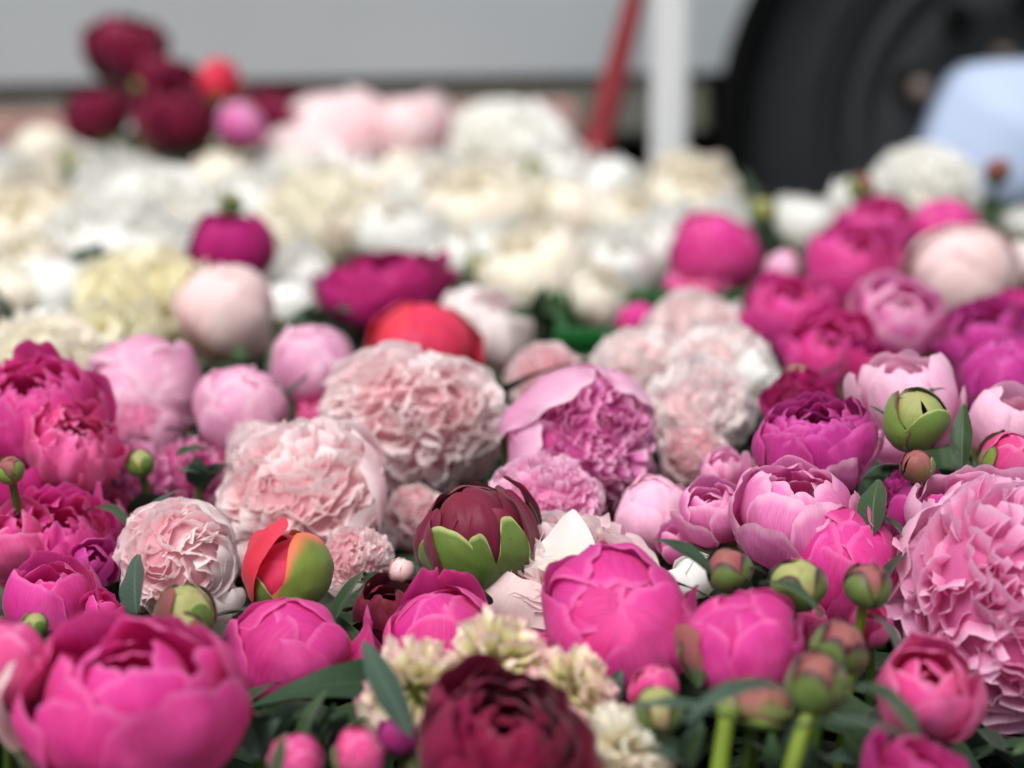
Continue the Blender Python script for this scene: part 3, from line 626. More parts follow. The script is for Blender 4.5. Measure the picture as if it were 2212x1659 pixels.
# hot pink heap at the right
GH = 'hot pink peonies heaped at the middle right'
F('ball', 1535, 555, 200, 'hot', 'hot pink globe left of the heap under the cream globe', d=1.72, ax=(.1, -.3, 1), n=11, ruff=.08, group=GH)
F('cup', 1505, 635, 150, 'rose', 'rose pink peony under the left hot pink globe', d=1.6, n=12, ruff=.08, group=GH)
F('ball', 1378, 700, 100, 'hot', 'small hot pink bud behind the blush peony spikes', d=1.5, n=10, ruff=.08, group=GH)
F('semi', 1890, 500, 175, 'hot', 'topmost hot pink peony in the right heap', d=1.72, ax=(0, -.2, 1), n=20, ruff=.08, group=GH)
F('ball', 2040, 505, 160, 'hot', 'hot pink peony behind the blush white globe', d=1.75, n=10, ruff=.08, group=GH)
F('cup', 1840, 575, 235, 'hot', 'wide hot pink peony in the middle of the right heap', d=1.58, ax=(0, -.5, 1), n=14, ruff=.08, group=GH)
F('ball', 1690, 580, 80, 'lpink', 'lilac pink bud at the left of the heap', d=1.6, n=8, ruff=.08, group=GH)
F('cup', 1710, 680, 215, 'hot', 'hot pink peony low left in the right heap', d=1.42, ax=(-.2, -.5, 1), n=14, ruff=.08, group=GH)
F('semi', 1790, 760, 210, 'hot', 'hot pink frilled peony above the long dark leaf', d=1.34, ax=(0, -.8, 1), n=19, open_=.5, ruff=.08, group=GH, leaves=((1750, 830, 1880, 765, 40, 1.26, 1.26, .05, .3, 'leaf'),))
F('cup', 1940, 690, 220, 'orchid', 'rosy peony with curled inner petals under the blush globe', d=1.38, ax=(0, -.9, 1), n=15, open_=.5, ruff=.08, group=GH)
F('cup', 2130, 730, 210, 'mag', 'deep magenta peony at the right edge', d=1.34, ax=(-.2, -.4, 1), n=13, ruff=.08, group=GH)
F('ball', 2210, 700, 170, 'deepmag', 'dark magenta petals cut by the right edge', d=1.4, n=11, ruff=.08, group=GH)
F('cup', 1890, 800, 170, 'deepmag', 'shaded dark magenta peony behind the pointed pink one', d=1.25, n=13, ruff=.08, group=GH)
F('ball', 2175, 820, 200, 'mag', 'magenta globe behind the pink flower at right edge', d=1.16, ax=(0, -.3, 1), n=11, ruff=.08, group=GH)
F('bud', 1725, 820, 68, 'budgreen', 'blurred green bud under the hot pink heap', d=1.25)
# blush peonies, middle
GB = 'blush peonies in the middle right'
F('ruf', 1500, 740, 230, 'pblush', 'blush ruffled peony with upright tips', d=1.42, ax=(0, -.3, 1), n=60, pw=.3, group=GB, guards=[(-90, 1.5, .6, .1), (0, 2.1, .35, .1), (180, 2.2, .35, .1), (90, 2.2, .5, .05)])
F('semi', 1580, 690, 90, 'white', 'white upright petal rising from the blush cluster', d=1.42, sz=(.8, .8, 1.4), n=4, group=GB)
F('ruf', 1390, 810, 230, 'pblush', 'round blush peony left of the upright petals', d=1.28, ax=(-.1, -.5, 1), n=80, pw=.28, group=GB)
F('ruf', 1560, 810, 230, 'pblush', 'large blush peony in the centre of the pale cluster', d=1.25, ax=(.1, -.5, 1), n=80, pw=.28, group=GB)
F('semi', 1635, 810, 130, 'white', 'white petals on the right side of the pale cluster', d=1.22, ax=(.8, -.4, .7), n=10, group=GB)
F('ruf', 1510, 890, 240, 'pblush', 'lowest large blush peony of the pale cluster', d=1.17, ax=(.1, -.6, 1), n=80, pw=.28, group=GB)
F('ruf', 1180, 820, 170, 'blush', 'small pale blush peony between coral and pink flowers', d=1.28, ax=(0, -.7, 1), n=70, pw=.25, group=GB)
F('semi', 1055, 705, 220, 'pblush', 'flat topped blush peony behind the coral one', d=1.5, ax=(.3, -.2, 1), sz=(1, 1, .75), n=22, open_=.2, ruff=.1, group=GB)
F('ruf', 1500, 985, 150, 'blush', 'pale ruffled peony left of the magenta frilled one', d=1.12, ax=(0, -.4, 1), n=70, group=GB)
# middle left
F('cup', 500, 540, 205, 'deepmag', 'deep magenta bud rising among the white peonies', d=1.62, ax=(.05, -.15, 1), n=9, open_=.1, ruff=.04)
F('semi', 835, 615, 285, 'deepmag', 'wide deep magenta peony behind the coral one', d=1.58, ax=(0, -.15, 1), sz=(1, 1, .72), n=34, open_=.8, ruff=.14)
F('ball', 490, 668, 222, 'ball', 'smooth blush globe with golden base', d=1.45, ax=(-.05, -.45, 1), n=7, ruff=.01, sepals=[(-30, 1.3, .5, 'peach'), (10, 1.3, .5, 'sepal'), (-130, .9, .5)],
  leaves=((590, 750, 690, 650, 40, 1.42, 1.46, .03, .3, 'leaf'), (262, 760, 297, 675, 16, 1.36, 1.4, .05, .6, 'leafdark'), (520, 800, 515, 740, 30, 1.36, 1.38, 0, .3, 'leaf')))
F('ball', 905, 745, 240, 'coral', 'coral red peony bud above the big blush bloom', d=1.36, ax=(0, -.15, 1), sz=(1, 1, .78), n=9, ruff=.045)
F('bud', 187, 790, 84, 'budtip', 'brown green bud in front of cream peonies', d=1.3, ax=(.1, -.3, 1), sepmat='sepal_brown', n=None)
F('ball', 318, 850, 262, 'pink', 'large round pink globe with a dimple facing the viewer', d=1.22, ax=(-.05, -1.2, .45), n=10, ruff=.035, a1=2.95, stemmat='stem')
F('ball', 515, 888, 205, 'pink', 'smaller pink globe with frilled side petals', d=1.17, ax=(0, -.7, .8), n=10, ruff=.07, sepals=[(200, .8, .4)])
F('ball', 672, 795, 195, 'pink', 'pink globe behind the dark leaf', d=1.28, ax=(.1, -.4, 1), n=9, ruff=.04, leaves=((610, 870, 678, 800, 44, 1.17, 1.19, .02, .5, 'leafblue'),))
F('ruf', 290, 935, 200, 'pink', 'pink frilled petals under the dimpled globe', d=1.2, ax=(-.5, -.4, .6), n=70, pw=.26, leaves=((380, 985, 470, 975, 46, 1.08, 1.1, .08, 0, 'leaf'), (350, 930, 420, 945, 34, 1.12, 1.12, .1, .3, 'leaf')))
F('ruf', 270, 1060, 230, 'orchid', 'shaded pink ruffled peony under the small green bud', d=1.1, ax=(.1, -.9, .7), n=110, pw=.2)
F('semi', 70, 890, 310, 'hot', 'hot pink frilled peony at the left edge', d=1.08, ax=(.1, -.35, 1), n=28, open_=.6, ruff=.12)
F('semi', 160, 965, 210, 'rose', 'rose pink frilled petals right of the left edge peony', d=1.05, ax=(.5, -.4, .8), n=24, open_=.6, ruff=.13)
F('cup', 60, 1040, 200, 'deepmag', 'shaded magenta peony behind the left edge buds', d=1.05, ax=(0, -.4, 1), n=9)
F('bud', 22, 1015, 64, 'budtip', 'green bud at the far left edge before the magenta petals', d=.98, ax=(-.1, -.3, 1))
F('bud', 302, 1000, 62, 'budgreen', 'small green bud below the dimpled pink globe', d=1.06, sepmat='sepal_clean')
F('semi', 120, 1175, 270, 'hot', 'open hot pink peony above the left foreground petals', d=1.0, ax=(.25, -.45, 1), n=22, open_=.5, ruff=.1, leaves=((300, 1140, 390, 1060, 30, .98, 1.0, .1, .2, 'leafblue'), (180, 1110, 290, 1150, 36, 1.0, .98, .2, 0, 'leaf')))
F('cup', 15, 1170, 190, 'rose', 'rose pink petals cut by the left edge', d=.98, ax=(-.3, -.3, 1), n=8, open_=.4)
F('cup', 200, 1215, 120, 'mag', 'purplish pink cup right of the open hot pink peony', d=.97, ax=(.4, -.6, .8), n=9, open_=.4)
F('ruf', 400, 1045, 190, 'orchid', 'shaded rosy petals left of the broad pale bloom', d=1.12, ax=(0, -.5, 1), n=70, pw=.26)
F('semi', 470, 985, 120, 'deepmag', 'dark magenta petals in the gap under the frilled pink globe', d=1.16, n=10)
F('semi', 1560, 1010, 110, 'candy', 'pink petals between the pale ruffled peony and the striped one', d=1.03, n=10)
F('ruf', 560, 980, 150, 'pblush', 'pale petals tucked between the biggest and the broad bloom', d=1.14, n=60, pw=.3)
F('semi', 520, 1190, 130, 'peach', 'pale peach petals in the gap above the coral green bud', d=1.04, n=14)
F('ruf', 900, 1120, 150, 'blush', 'shaded pale petals behind the maroon bud', d=1.1, n=60, pw=.3)
F('cup', 215, 1120, 150, 'rose', 'shaded rose petals beside the curved thin leaf', d=1.06, n=9)
F('cup', 300, 1180, 90, 'deepmag', 'dark pink petals left of the blush swirl peony', d=1.03, n=7)
F('cup', 690, 900, 120, 'rose', 'crimson petals in shade under the pink globe', d=1.24, n=7)
F('semi', 1100, 1180, 100, 'pink', 'pink petals at the right of the maroon bud', d=1.0, n=10)
F('cup', 1460, 1170, 110, 'orchid', 'pink petals under the dark curved leaf', d=.98, n=8)
F('cup', 1680, 1010, 110, 'peach', 'pale peach petals beneath the magenta frilled peony', d=1.02, n=8)
F('ruf', 1720, 870, 150, 'deepmag', 'shaded magenta petals behind the magenta frilled peony', d=1.12, n=50)
F('cup', 1930, 950, 110, 'candy', 'shaded pink petals under the round green bud', d=1.03, n=8)
F('cup', 1740, 1340, 110, 'rose', 'rose petals under the middle round bud', d=.86, n=8)
F('cup', 480, 1290, 110, 'pblush', 'pale petals behind the leaf left of the coral green bud', d=.97, n=8)
# the big pale blooms
F('ruf', 898, 905, 405, 'blush', 'biggest blush ruffled bloom in the centre', d=1.14, ax=(-.15, -1.0, .45), sz=(1, .8, .8), n=160, pw=.25, ruff=.035, a1=2.0,
  guards=[(-90, 1.75, .8, .0), (-20, 1.7, .8, .02), (-160, 1.7, .7, .0), (40, 1.65, .8, .0), (140, 1.65, .8, 0), (90, 1.6, .8, 0)])
F('ruf', 640, 1085, 395, 'blush', 'broad pale bloom lying left under the biggest one', d=1.05, ax=(-.3, -.75, .7), sz=(1, .9, .72), n=120, pw=.25, ruff=.035, a1=2.0)
F('ruf', 385, 1205, 270, 'blush', 'round blush peony with a pink swirl behind the upright leaf', d=.97, ax=(-.05, -1.0, .5), sz=(1, 1, .85), n=60, pw=.3, ruff=.02, a1=1.6,
  guards=[(-90, 2.1, .7, -.05, 'pblush'), (-20, 2.15, .7, -.05, 'pblush'), (-160, 2.1, .7, -.05, 'pblush'), (50, 2.1, .8, 0, 'pblush'), (130, 2.1, .8, 0, 'pblush')])
F('ruf', 1260, 965, 350, 'orchid', 'mid pink bloom with one smooth petal folded over its top', d=1.08, ax=(.55, -.8, .25), sz=(1, 1, .85), n=170, pw=.16, ruff=.03, a1=1.95,
  guards=[(80, 2.35, .8, -.02, 'pink', 1.03), (150, 2.3, .8, -.02, 'pink', 1.05), (200, 2.0, .7, 0, 'pink'), (-90, 1.6, .8, 0), (0, 1.5, .8, 0), (30, 1.7, .8, 0)])
F('ruf', 1180, 1085, 250, 'pink', 'pink frilled peony behind the maroon bud', d=1.03, ax=(.2, -.4, 1), n=150, pw=.2, sz=(1, 1, .8))
F('ball', 1410, 1115, 180, 'lpink', 'soft pink peony behind the white petal', d=1.02, ax=(-.1, -.4, 1), n=9)
F('bud', 1390, 1085, 90, 'budgreen', 'yellowish green bud hidden behind the soft pink peony', d=1.06)
F('ruf', 770, 1215, 170, 'blush', 'small pale ruffled peony right of the coral green bud', d=.99, ax=(0, -.4, 1), n=90, pw=.2, ruff=.07)
F('ball', 868, 1232, 58, 'peach', 'tiny peach bud beside the maroon flowers', d=.96, n=5, sepals=[(-90, 1.3, .6)])
F('shag', 800, 1165, 110, 'pblush', 'pale thin petals in the shade under the big bloom', d=1.08, n=50)
# focus row
def coral_green():
    F('ball', 622, 1238, 178, 'coral', 'coral bud wrapped by a large green sepal, one red petal up', d=.915, ax=(.35, -.25, .9), name='peony_bud', n=6, ruff=.012, spin=20,
      sepals=[(-30, 3.1, 1.3, 'green_coral', .0), (50, 2.9, 1.2, 'green_coral', 0), (-125, 1.75, .85, 'sepal_clean', .2), (-75, 1.6, .8, 'sepal_clean', .2), (180, 1.15, .8, 'sepal_clean', .2)],
      guards=[(195, 2.9, .75, .3, 'coral', 1.08, None, .01, .1)],
      leaves=((722, 1345, 797, 1222, 58, .90, .92, .05, .5, 'leaf'), (458, 1335, 600, 1325, 50, .90, .90, .06, .2, 'leaf')), seed=7)
coral_green()
F('ball', 1025, 1156, 246, 'wine', 'maroon bud with three large green sepals', d=.955, ax=(.05, -.1, 1), sz=(1, 1, .96), n=7, ruff=.012, spin=40, seed=23, name='peony_bud', a1=2.85,
  guards=[(-150, 2.35, .55, .02, 'wine', 1.03, None, .01, .4), (-20, 2.55, .4, .08, 'wine', 1.04, None, .01, .6), (20, 2.6, .4, .14, 'wine', 1.05, None, .01, .7), (-75, 2.5, .5, .03, 'wine', 1.02, None, .01, .3)],
  sepals=[(-118, 2.1, .85, 'sepal_clean', 0), (-86, 2.0, .5, 'sepal_clean', .35), (-50, 2.25, .5, 'sepal_clean', .45), (15, 2.0, .4, 'sepal_clean', .5), (130, 1.3, .5, 'sepal_clean', .5)])
F('cup', 840, 1320, 180, 'wine', 'maroon flower left of the hot pink bud in front', d=.95, ax=(-.05, -.15, 1), sz=(1, 1, 1.05), n=12, open_=.3, ruff=.03)
F('ruf', 1228, 1278, 425, 'blush', 'wide pale peach pink bloom seen from the side', d=.97, ax=(.1, -.22, 1), sz=(1.04, 1, .74), n=90, pw=.34, ruff=.04, a1=1.55, seed=5, spin=0,
  guards=[(-60, 2.05, .75, .0, 'peach', 1.0), (-120, 2.15, .8, .02, 'peach', 1.02), (190, 2.1, .7, .02, 'peach', 1.0), (-10, 2.1, .7, .02, 'peach', 1.0), (60, 2.1, .8, 0, 'pblush'), (100, 2.2, .8, 0, 'pblush')],
  extra=lambda root, petal, M4, rg: add_part(root, 'guard_petal', MB().grid(*leaf_grid(P(1190, 1240, .925), P(1240, 1100, .945), 135/FP*.94, -.1, .1, foldk=-.15, seed=3, nu_=11)), M['white'], None, 'single white outer petal'))
F('ball', 1500, 1245, 110, 'white', 'cream white petal between two hot pink peonies', d=.94, n=4, sepals=[])
F('semi', 1765, 955, 260, 'mag', 'magenta frilled peony in sharp focus at the right', d=.99, ax=(-.05, -.3, 1), sz=(1, 1, .9), n=34, open_=.5, ruff=.06, seed=31, gmat='orchid',
  guards=[(-75, 1.75, .5, .03, 'orchid', 1.02, None, .04), (-20, 1.8, .45, .05, 'orchid', 1.02, None, .04)])
F('ruf', 1960, 1090, 150, 'mag', 'shaggy purple pink peony between buds and the big bloom', d=.985, ax=(-.3, -.3, 1), n=100, pw=.13)
F('cup', 1540, 1105, 170, 'orchid', 'pink peony with striped outer petals left of the open one', d=.965, ax=(-.35, -.4, .9), n=12, open_=.4, seed=44)
F('semi', 1710, 1110, 290, 'orchid', 'open pink peony with large pale edged petals', d=.935, ax=(.1, -.2, 1), sz=(1, 1, .85), n=16, open_=.25, ruff=.05, seed=12,
  guards=[(-120, 1.9, .6, .08, 'orchid', 1.05, None, .03), (-60, 2.05, .55, .05, 'orchid', 1.03, None, .05), (-15, 2.2, .4, .08, 'orchid', 1.03, None, .03), (190, 1.9, .5, .05, 'orchid', 1.0)])
F('ball', 1820, 1220, 262, 'hot', 'hot pink peony of thin layered petals behind three buds', d=.915, ax=(.05, -.35, 1), sz=(1, 1, .95), n=13, ruff=.06, a1=2.8, seed=51,
  leaves=((1885, 1160, 1897, 1035, 68, .90, .93, .04, .5, 'leaf'), (1885, 1110, 1970, 1190, 40, .92, .90, .1, .4, 'leaf'), (1915, 1255, 1965, 1185, 44, .88, .90, .05, .6, 'leafdark')))
F('cup', 1965, 850, 235, 'lpink', 'pale pink peony with a pointed petal behind the green bud', d=1.04, ax=(0, -.15, 1), sz=(1, 1, 1.05), n=12, open_=.15, ruff=.03, seed=61,
  guards=[(190, 2.1, .3, .15, 'lpink', 1.0), (-30, 1.8, .6, .05, 'lpink', 1.04)])
F('cup', 2175, 915, 210, 'lpink', 'pale pink peony with a smooth front petal at the right edge', d=1.01, ax=(.15, -.2, 1), n=9, open_=.1, ruff=.015, seed=62)
F('bud', 1978, 905, 142, 'budgreen', 'large round green bud in sharp focus', d=.965, ax=(-.05, -.1, 1), sz=(1, 1, .97), sepmat='sepal_clean', spin=75, seed=72,
  sepals=[(-62, 2.06, 1.3, 'sepal_clean', 0), (172, 2.75, 1.35, 'sepal', 0), (50, 2.8, 1.35, 'sepal', 0)],
  leaves=((2078, 1010, 2082, 872, 46, .96, .97, .03, .6, 'leaf'), (2000, 860, 2045, 842, 36, 1.0, 1.0, .15, .2, 'leafblue'), (1915, 900, 1880, 878, 12, .97, .97, .02, .2, 'leafblue'), (1860, 1040, 1945, 1005, 30, .95, .95, .15, .2, 'leafblue'), (2060, 960, 2100, 1010, 40, .99, .99, .1, .4, 'sepal_clean')))
F('bud', 1980, 1007, 76, 'budtip', 'small wine coloured bud under the large green bud', d=.95, ax=(0, -.2, 1), sepmat='sepal_clean', spin=0, seed=75, sepals=[(-10, 2.3, 1.0, 'sepal_clean', .2), (150, 1.6, .9, 'sepal_brown', .2), (-100, 1.75, .9, 'sepal_brown', .1)])
F('ball', 2185, 995, 130, 'rose', 'striped wine pink bud with a green side at right edge', d=.965, ax=(.3, -.3, .8), n=8, sepals=[(200, 2.2, .6, 'sepal'), (120, 2.2, .6, 'sepal'), (-90, .9, .5)])
F('cup', 2010, 1110, 190, 'mag', 'purple pink petals left of the big pink bloom', d=.96, ax=(.1, -.2, 1), n=10, open_=.3)
F('cup', 2110, 1125, 290, 'candy', 'pink peony behind the largest ruffled bloom', d=.94, ax=(-.2, -.35, 1), n=14, open_=.5, ruff=.05, seed=81)
F('ruf', 2190, 1310, 560, 'candy', 'largest pink ruffled bloom at the right edge', d=.89, ax=(-.15, -.95, .5), sz=(1, 1, .85), n=120, pw=.3, ruff=.045, a1=2.05, seed=82,
  guards=[(-90, 1.7, .8, .0), (-30, 1.7, .8, .02), (-150, 1.8, .7, .0, 'lpink'), (40, 1.65, .8, .0), (140, 1.9, .8, 0, 'lpink'), (90, 1.8, .8, 0)])
# buds in front of the right group
F('bud', 1575, 1230, 102, 'budtip', 'leftmost of three round buds before the layered pink peony', d=.845, ax=(-.1, -.2, 1), sepmat='sepal_purple', stemmat='stem', seed=91, leaves=((1545, 1245, 1408, 1166, 34, .84, .86, .12, .2, 'leafdark'), (1610, 1225, 1655, 1240, 12, .84, .84, .1, .2, 'leafdark')))
F('bud', 1722, 1262, 126, 'budgreen', 'middle and widest of three round buds before the layered peony', d=.83, ax=(.15, -.25, 1), sepmat='sepal_purple', seed=92, sz=(1, 1, .9), leaves=((1640, 1260, 1778, 1338, 36, .82, .80, .16, .1, 'leaf'),))
F('bud', 1872, 1265, 106, 'budtip', 'rightmost of three round buds with a green neck', d=.82, ax=(.1, -.2, 1), sepmat='sepal_purple', stemmat='stem', seed=93, leaves=((1862, 1322, 1938, 1405, 38, .81, .79, .12, .5, 'leafblue'), (1900, 1310, 1965, 1300, 10, .82, .82, .05, .2, 'leafdark')))
F('cup', 1880, 1350, 110, 'rose', 'small torn rose petals behind the drooping leaf', d=.84, n=8, open_=.5, ruff=.08)
F('ball', 1612, 1388, 262, 'hot', 'hot pink globe with a dried tan petal on its left', d=.80, ax=(-.02, -.3, 1), sz=(1, 1, .93), n=9, ruff=.03, seed=95, guards=[(195, 2.2, .5, .03, 'budtip', 1.04, 'dried tan pink outer petal', .02)],
  sepals=[(190, 1.9, .3, 'sepal', .5), (-90, .8, .5), (40, .8, .5)], leaves=((1510, 1485, 1505, 1340, 30, .78, .80, -.1, .3, 'leaf'),))
F('ball', 1342, 1345, 352, 'hot', 'large hot pink globe with swirling front folds', d=.845, ax=(.1, -.75, .75), sz=(1, 1, .82), n=11, ruff=.06, seed=96, a1=2.85, sepals=[(-70, .7, .45, 'sepal_brown', .3), (-120, .7, .4, 'sepal', .3)])
F('bud', 1812, 1402, 128, 'budtip', 'reddish bud behind the front bud on the pale stem', d=.775, ax=(.05, -.2, 1), sepmat='sepal_purple', seed=97, sepals=[(-120, 1.7, .9, 'sepal_purple', .1), (-60, 1.6, .9, 'sepal_purple', .2), (60, 1.6, .9, 'sepal_purple', .2), (180, 1.9, .7, 'sepal_purple', .2)])
F('cup', 2000, 1490, 250, 'rose', 'rose pink curled peony right of the front bud', d=.78, ax=(.1, -.5, .85), n=13, open_=.35, ruff=.05, seed=98, sepals=[(-80, .9, .5)])
F('cup', 1975, 1680, 240, 'hot', 'hot pink petals at the bottom right edge of the photo', d=.72, ax=(.3, -.2, 1), n=9, open_=.6, seed=99)
F('ball', 1640, 1515, 150, 'budtip', 'coral green bud half hidden under the long leaf', d=.775, n=6, sz=(1, 1, .6), sepals=[(-90, 2.0, .9), (30, 1.8, .9), (150, 2.1, .9)])
F('bud', 1762, 1476, 140, 'budtip', 'front round bud on a thick pale green stem', d=.735, ax=(.1, -.18, 1), sepmat='sepal_purple', seed=101, stem=False,
  sepals=[(-112, 1.72, .95, 'sepal_purple', 0), (-30, 1.85, .95, 'sepal_purple', 0), (80, 2.0, .9, 'sepal_purple', .1), (180, 1.9, .7, 'sepal_purple', .1)],
  leaves=((1700, 1490, 1482, 1562, 62, .69, .68, .16, .1, 'leafblue'), (1810, 1480, 1985, 1600, 120, .70, .68, .14, .3, 'leaf'), (1700, 1580, 1960, 1590, 70, .70, .68, .08, .2, 'leafblue')),
  extra=lambda root, petal, M4, rg: add_part(root, 'stem', MB().grid(*tube_grid(bez(P(1755, 1525, .735), P(1725, 1600, .73), P(1600, 1850, .72), P(1560, 3300, .76), 24), .0031, .0036, 12)), M['stem'], None))
F('bud', 1572, 1530, 60, 'budgreen', 'green bud base on the thick stem left of the front bud', d=.74, stem=False,
  extra=lambda root, petal, M4, rg: add_part(root, 'stem', MB().grid(*tube_grid(bez(P(1572, 1530, .74), P(1562, 1620, .735), P(1500, 1850, .73), P(1480, 3300, .77), 24), .0031, .0037, 12)), M['stem'], None))
F('bud', 1420, 1535, 110, 'budgreen', 'shaded olive bud left of the thick stems', d=.76, sepmat='sepal_purple', leaves=((1530, 1530, 1370, 1525, 34, .73, .73, .05, .2, 'leafblue'),))
F('ball', 1415, 1490, 112, 'rose', 'small rose bud under the large swirling globe', d=.79, n=7, ruff=.05)
F('ball', 1172, 1410, 96, 'hot', 'small hot pink bud between the cream petals and the globe', d=.86, n=5)
# front left and centre
F('ball', 960, 1388, 270, 'hot', 'hot pink bud with two pointed petal tips beside the maroon flower', d=.885, ax=(.05, -.12, 1), sz=(1, 1, .93), n=8, ruff=.012, seed=111, a1=2.75,
  guards=[(180, 2.15, .45, .28, 'hot', 1.06, None, .0, .6), (75, 2.8, .6, .12, 'hot', 1.05, None, .02, .6), (110, 2.75, .5, .16, 'hot', 1.05, None, .02, .6)])
F('ball', 612, 1408, 268, 'hot', 'hot pink bud with cream streaks and a petal sticking out right', d=.87, ax=(-.05, -.35, 1), sz=(1, 1, .82), n=8, ruff=.012, seed=112,
  guards=[(10, 1.95, .28, .45, 'hot', 1.02, None, .0, .5), (-30, 1.6, .4, .02, 'rose', 1.02, 'cream streaked crumpled outer petal', .05)], sepals=[(-100, .8, .5), (30, .9, .5)],
  leaves=((520, 1540, 632, 1478, 50, .82, .84, .14, .3, 'leaf'), (640, 1640, 705, 1490, 44, .76, .79, .05, .5, 'leaf'), (700, 1500, 780, 1480, 40, .86, .86, .1, .2, 'leafdark'), (560, 1640, 500, 1545, 34, .76, .78, .1, .4, 'leafblue')))
F('bud', 400, 1325, 135, 'budgreen', 'green and burgundy bud behind the foreground bloom', d=.85, ax=(.1, -.2, 1), sepmat='sepal_clean', seed=113, sepals=[(-50, 2.5, .9, 'sepal_clean', .1), (-150, 2.6, .9, 'sepal_brown', .1), (60, 2.4, 1.1, 'sepal_brown', .1), (150, 2.4, 1.0, 'sepal_clean', .1)])
F('bud', 395, 1375, 100, 'budgreen', 'blurred purple bud just behind the foreground bloom', d=.80, sepmat='sepal_brown', leaves=((295, 1325, 299, 1198, 66, .86, .90, .04, .7, 'leafblue'),))
F('cup', 110, 1290, 230, 'hot', 'hot pink draped peony above the foreground bloom', d=.92, ax=(.15, -.2, 1), n=11, open_=.35, ruff=.05, seed=114, leaves=((130, 1365, 215, 1360, 46, .84, .84, .25, .2, 'leafdark'),))
F('cup', 225, 1320, 110, 'hot', 'small hot pink petals at the right of the draped peony', d=.91, n=8, open_=.5, ruff=.04)
F('bud', 75, 1350, 60, 'budgreen', 'small green bud with dry tip before the draped peony', d=.84, sepmat='sepal_clean')
F('ball', 10, 1430, 200, 'rose', 'rose pink bud cut by the left edge', d=.76, n=8)
F('cup', 285, 1510, 480, 'hot', 'large blurred hot pink peony in the foreground at left', d=.755, ax=(.08, -.3, 1), sz=(1.04, 1, .86), n=15, open_=.42, ruff=.075, seed=120,
  guards=[(195, 2.25, .22, .2, 'peach', 1.02, 'narrow pale pink outer petal', .01, .3)], sepals=[(215, 1.5, .5, 'sepal_clean'), (-55, 1.1, .35, 'sepal_clean'), (60, 1, .5)])
GS = 'shaggy cream petals around the foreground dark red peony'
F('shag', 893, 1490, 245, 'cgreen', 'shaggy cream green peony left of the foreground dark red one', d=.79, ax=(-.5, -.3, .8), n=48, pw=.19, ruff=.03, group=GS,
  guards=[(-90, 1.7, .5, 0, 'cgreen'), (180, 1.8, .4, .1, 'cgreen'), (0, 1.8, .4, .1, 'cgreen')], leaves=((890, 1590, 785, 1385, 56, .73, .78, .05, .5, 'leafblue'),))
F('shag', 1075, 1430, 250, 'cgreen', 'shaggy cream peony with upright lobes behind the dark red one', d=.80, ax=(0, -.1, 1), sz=(1, 1, 1), n=42, pw=.23, group=GS)
F('shag', 1240, 1490, 210, 'cgreen', 'shaggy cream peony with pinkish tips right of the dark red one', d=.79, ax=(.4, -.3, .9), n=50, pw=.2, group=GS)
F('shag', 1350, 1620, 230, 'cream', 'ragged ivory peony at the bottom centre right', d=.765, ax=(.3, -.3, .9), n=50, pw=.22, group=GS)
F('cup', 1078, 1612, 370, 'dark', 'large blurred dark red peony in the foreground', d=.735, ax=(.02, -.55, .9), sz=(1, 1, .9), n=26, open_=.5, ruff=.09, seed=130)
F('ball', 775, 1630, 120, 'rose', 'rosy bud with green sides at the bottom centre left', d=.74, n=7, sepals=[(200, 2.1, .7), (-60, .9, .5)])
F('ball', 640, 1645, 125, 'rose', 'pinkish bud behind a leaf at the bottom left', d=.75, n=7, sepals=[(200, 1.4, .6)], leaves=((600, 1690, 612, 1590, 34, .70, .72, .03, .5, 'leaf'),))
F('ball', 860, 1590, 90, 'mag', 'small magenta bud left of the foreground dark red peony', d=.77, n=6)
F('ball', 745, 1440, 70, 'coral', 'crimson torn petals behind the streaked hot pink bud', d=.88, n=5, sepals=[(-90, 1.7, .7)])
F('cup', 795, 1420, 150, 'wine', 'maroon petals in shade under the maroon flower', d=.93, n=8)
# loose leaves around the front gap, one sprig
def sprig(x, y, d, n, label, L=150, seed=1, mats=('leaf', 'leafdark', 'leafblue')):
    rg = random.Random(seed); b = P(x, y, d); r = empty('leaf_sprig', b); tag(r, label, 'leaves', 'peony leaf sprigs in the front gaps')
    g_, uv = tube_grid(bez(b, b-Vector((0, 0, .03)), b-Vector((.01, 0, .08)), b-Vector((.01, 0, .14)), 6), .002, .003)
    add_part(r, 'stem', MB().grid(g_, uv), M['stemdark'], None)
    for k in range(n):
        a = rg.uniform(0, 2*PI); rr = rg.uniform(.5, 1)*L
        pts, uv = leaf_grid(b+Vector((0, 0, -.01*k/n)), P(x+math.cos(a)*rr, y-abs(math.sin(a))*rr*.8+20, d-.02*rg.random()), rg.uniform(34, 52)/FP*d, rg.uniform(.05, .25), rg.uniform(-.4, .9), seed=rg.randrange(9999))
        add_part(r, 'leaf', MB().grid(pts, uv, rg.random()), M[rg.choice(mats)], None)
sprig(560, 1600, .78, 7, 'leaf sprig in the gap right of the foreground bloom', seed=3)
sprig(700, 1590, .80, 7, 'leaf sprig left of the foreground dark red peony', seed=4)
sprig(700, 1500, .88, 5, 'leaf sprig under the streaked hot pink bud', 110, seed=5)
sprig(1480, 1640, .76, 6, 'leaf sprig beside the thick green stems', seed=6)
sprig(1700, 1650, .76, 6, 'leaf sprig behind the front bud stem', seed=8)
sprig(1880, 1640, .80, 5, 'leaf sprig under the rose pink curled peony', seed=9)
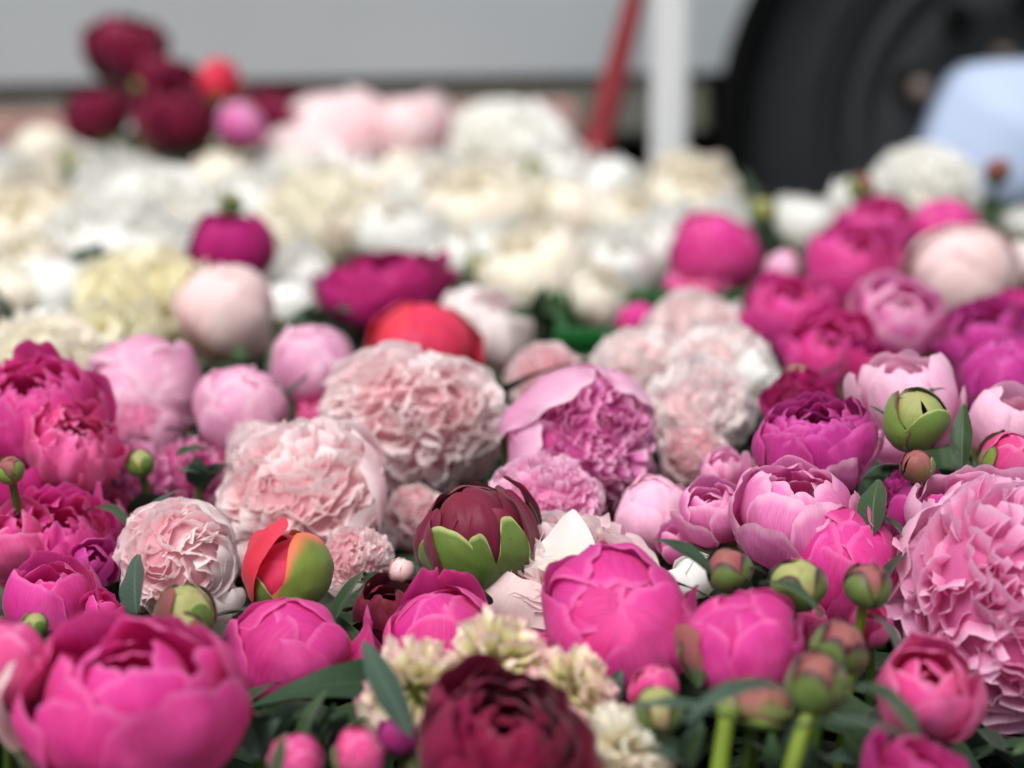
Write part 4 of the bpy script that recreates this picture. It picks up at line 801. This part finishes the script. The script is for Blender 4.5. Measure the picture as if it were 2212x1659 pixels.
sprig(1040, 1290, .93, 4, 'leaf sprig under the maroon bud', 70, seed=10)
sprig(1300, 1500, .82, 5, 'leaf sprig under the large swirling globe', 120, seed=12)
sprig(430, 1040, 1.06, 5, 'leaf sprig left of the broad pale bloom', 110, seed=13)
sprig(700, 690, 1.42, 4, 'leaf sprig between the blush globe and the coral bud', 90, seed=14)
sprig(1160, 680, 1.48, 5, 'leaf sprig under the drooping cream peony', 110, seed=15)
sprig(640, 950, 1.15, 4, 'leaf sprig between the pink globes and the biggest bloom', 70, seed=16)
sprig(215, 560, 1.62, 3, 'leaf sprig among the white peonies at left', 80, seed=17)

# --- foliage under the blossoms: nobody could count it
def foliage():
    rg = random.Random(5); mbs = {'leaf': MB(), 'leafdark': MB()}
    for i in range(9000):
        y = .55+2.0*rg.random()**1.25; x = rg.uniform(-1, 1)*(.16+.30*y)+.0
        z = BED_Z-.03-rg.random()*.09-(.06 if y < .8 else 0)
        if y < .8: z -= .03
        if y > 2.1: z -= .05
        a = rg.uniform(0, 6.28); L = rg.uniform(.05, .12); el = rg.uniform(-.5, .9)
        B = Vector((x, y, z)); T = B+Vector((math.cos(a)*math.cos(el), math.sin(a)*math.cos(el), math.sin(el)))*L
        ok = True; cz = Vector((0, 0, CAMZ))
        for hc, hr in HEADS:
            if (T-hc).length < hr*1.05 or ((B+T)/2-hc).length < hr*.9: ok = False; break
            tt = (T-cz).length; hh = (hc-cz).length
            if hh > tt-.01 and ((T-cz)/tt*hh+cz-hc).length < hr*.95: ok = False; break
        if not ok: continue
        pts, uv = leaf_grid(B, T, rg.uniform(.014, .026), rg.uniform(.02, .22), rg.uniform(-.6, .6), nt_=8, nu_=5, seed=i)
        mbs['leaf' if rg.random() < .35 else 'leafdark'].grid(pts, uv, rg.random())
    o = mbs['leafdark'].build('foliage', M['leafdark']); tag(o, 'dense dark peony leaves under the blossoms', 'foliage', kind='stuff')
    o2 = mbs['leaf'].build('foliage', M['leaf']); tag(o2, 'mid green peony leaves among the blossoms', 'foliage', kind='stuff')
foliage()
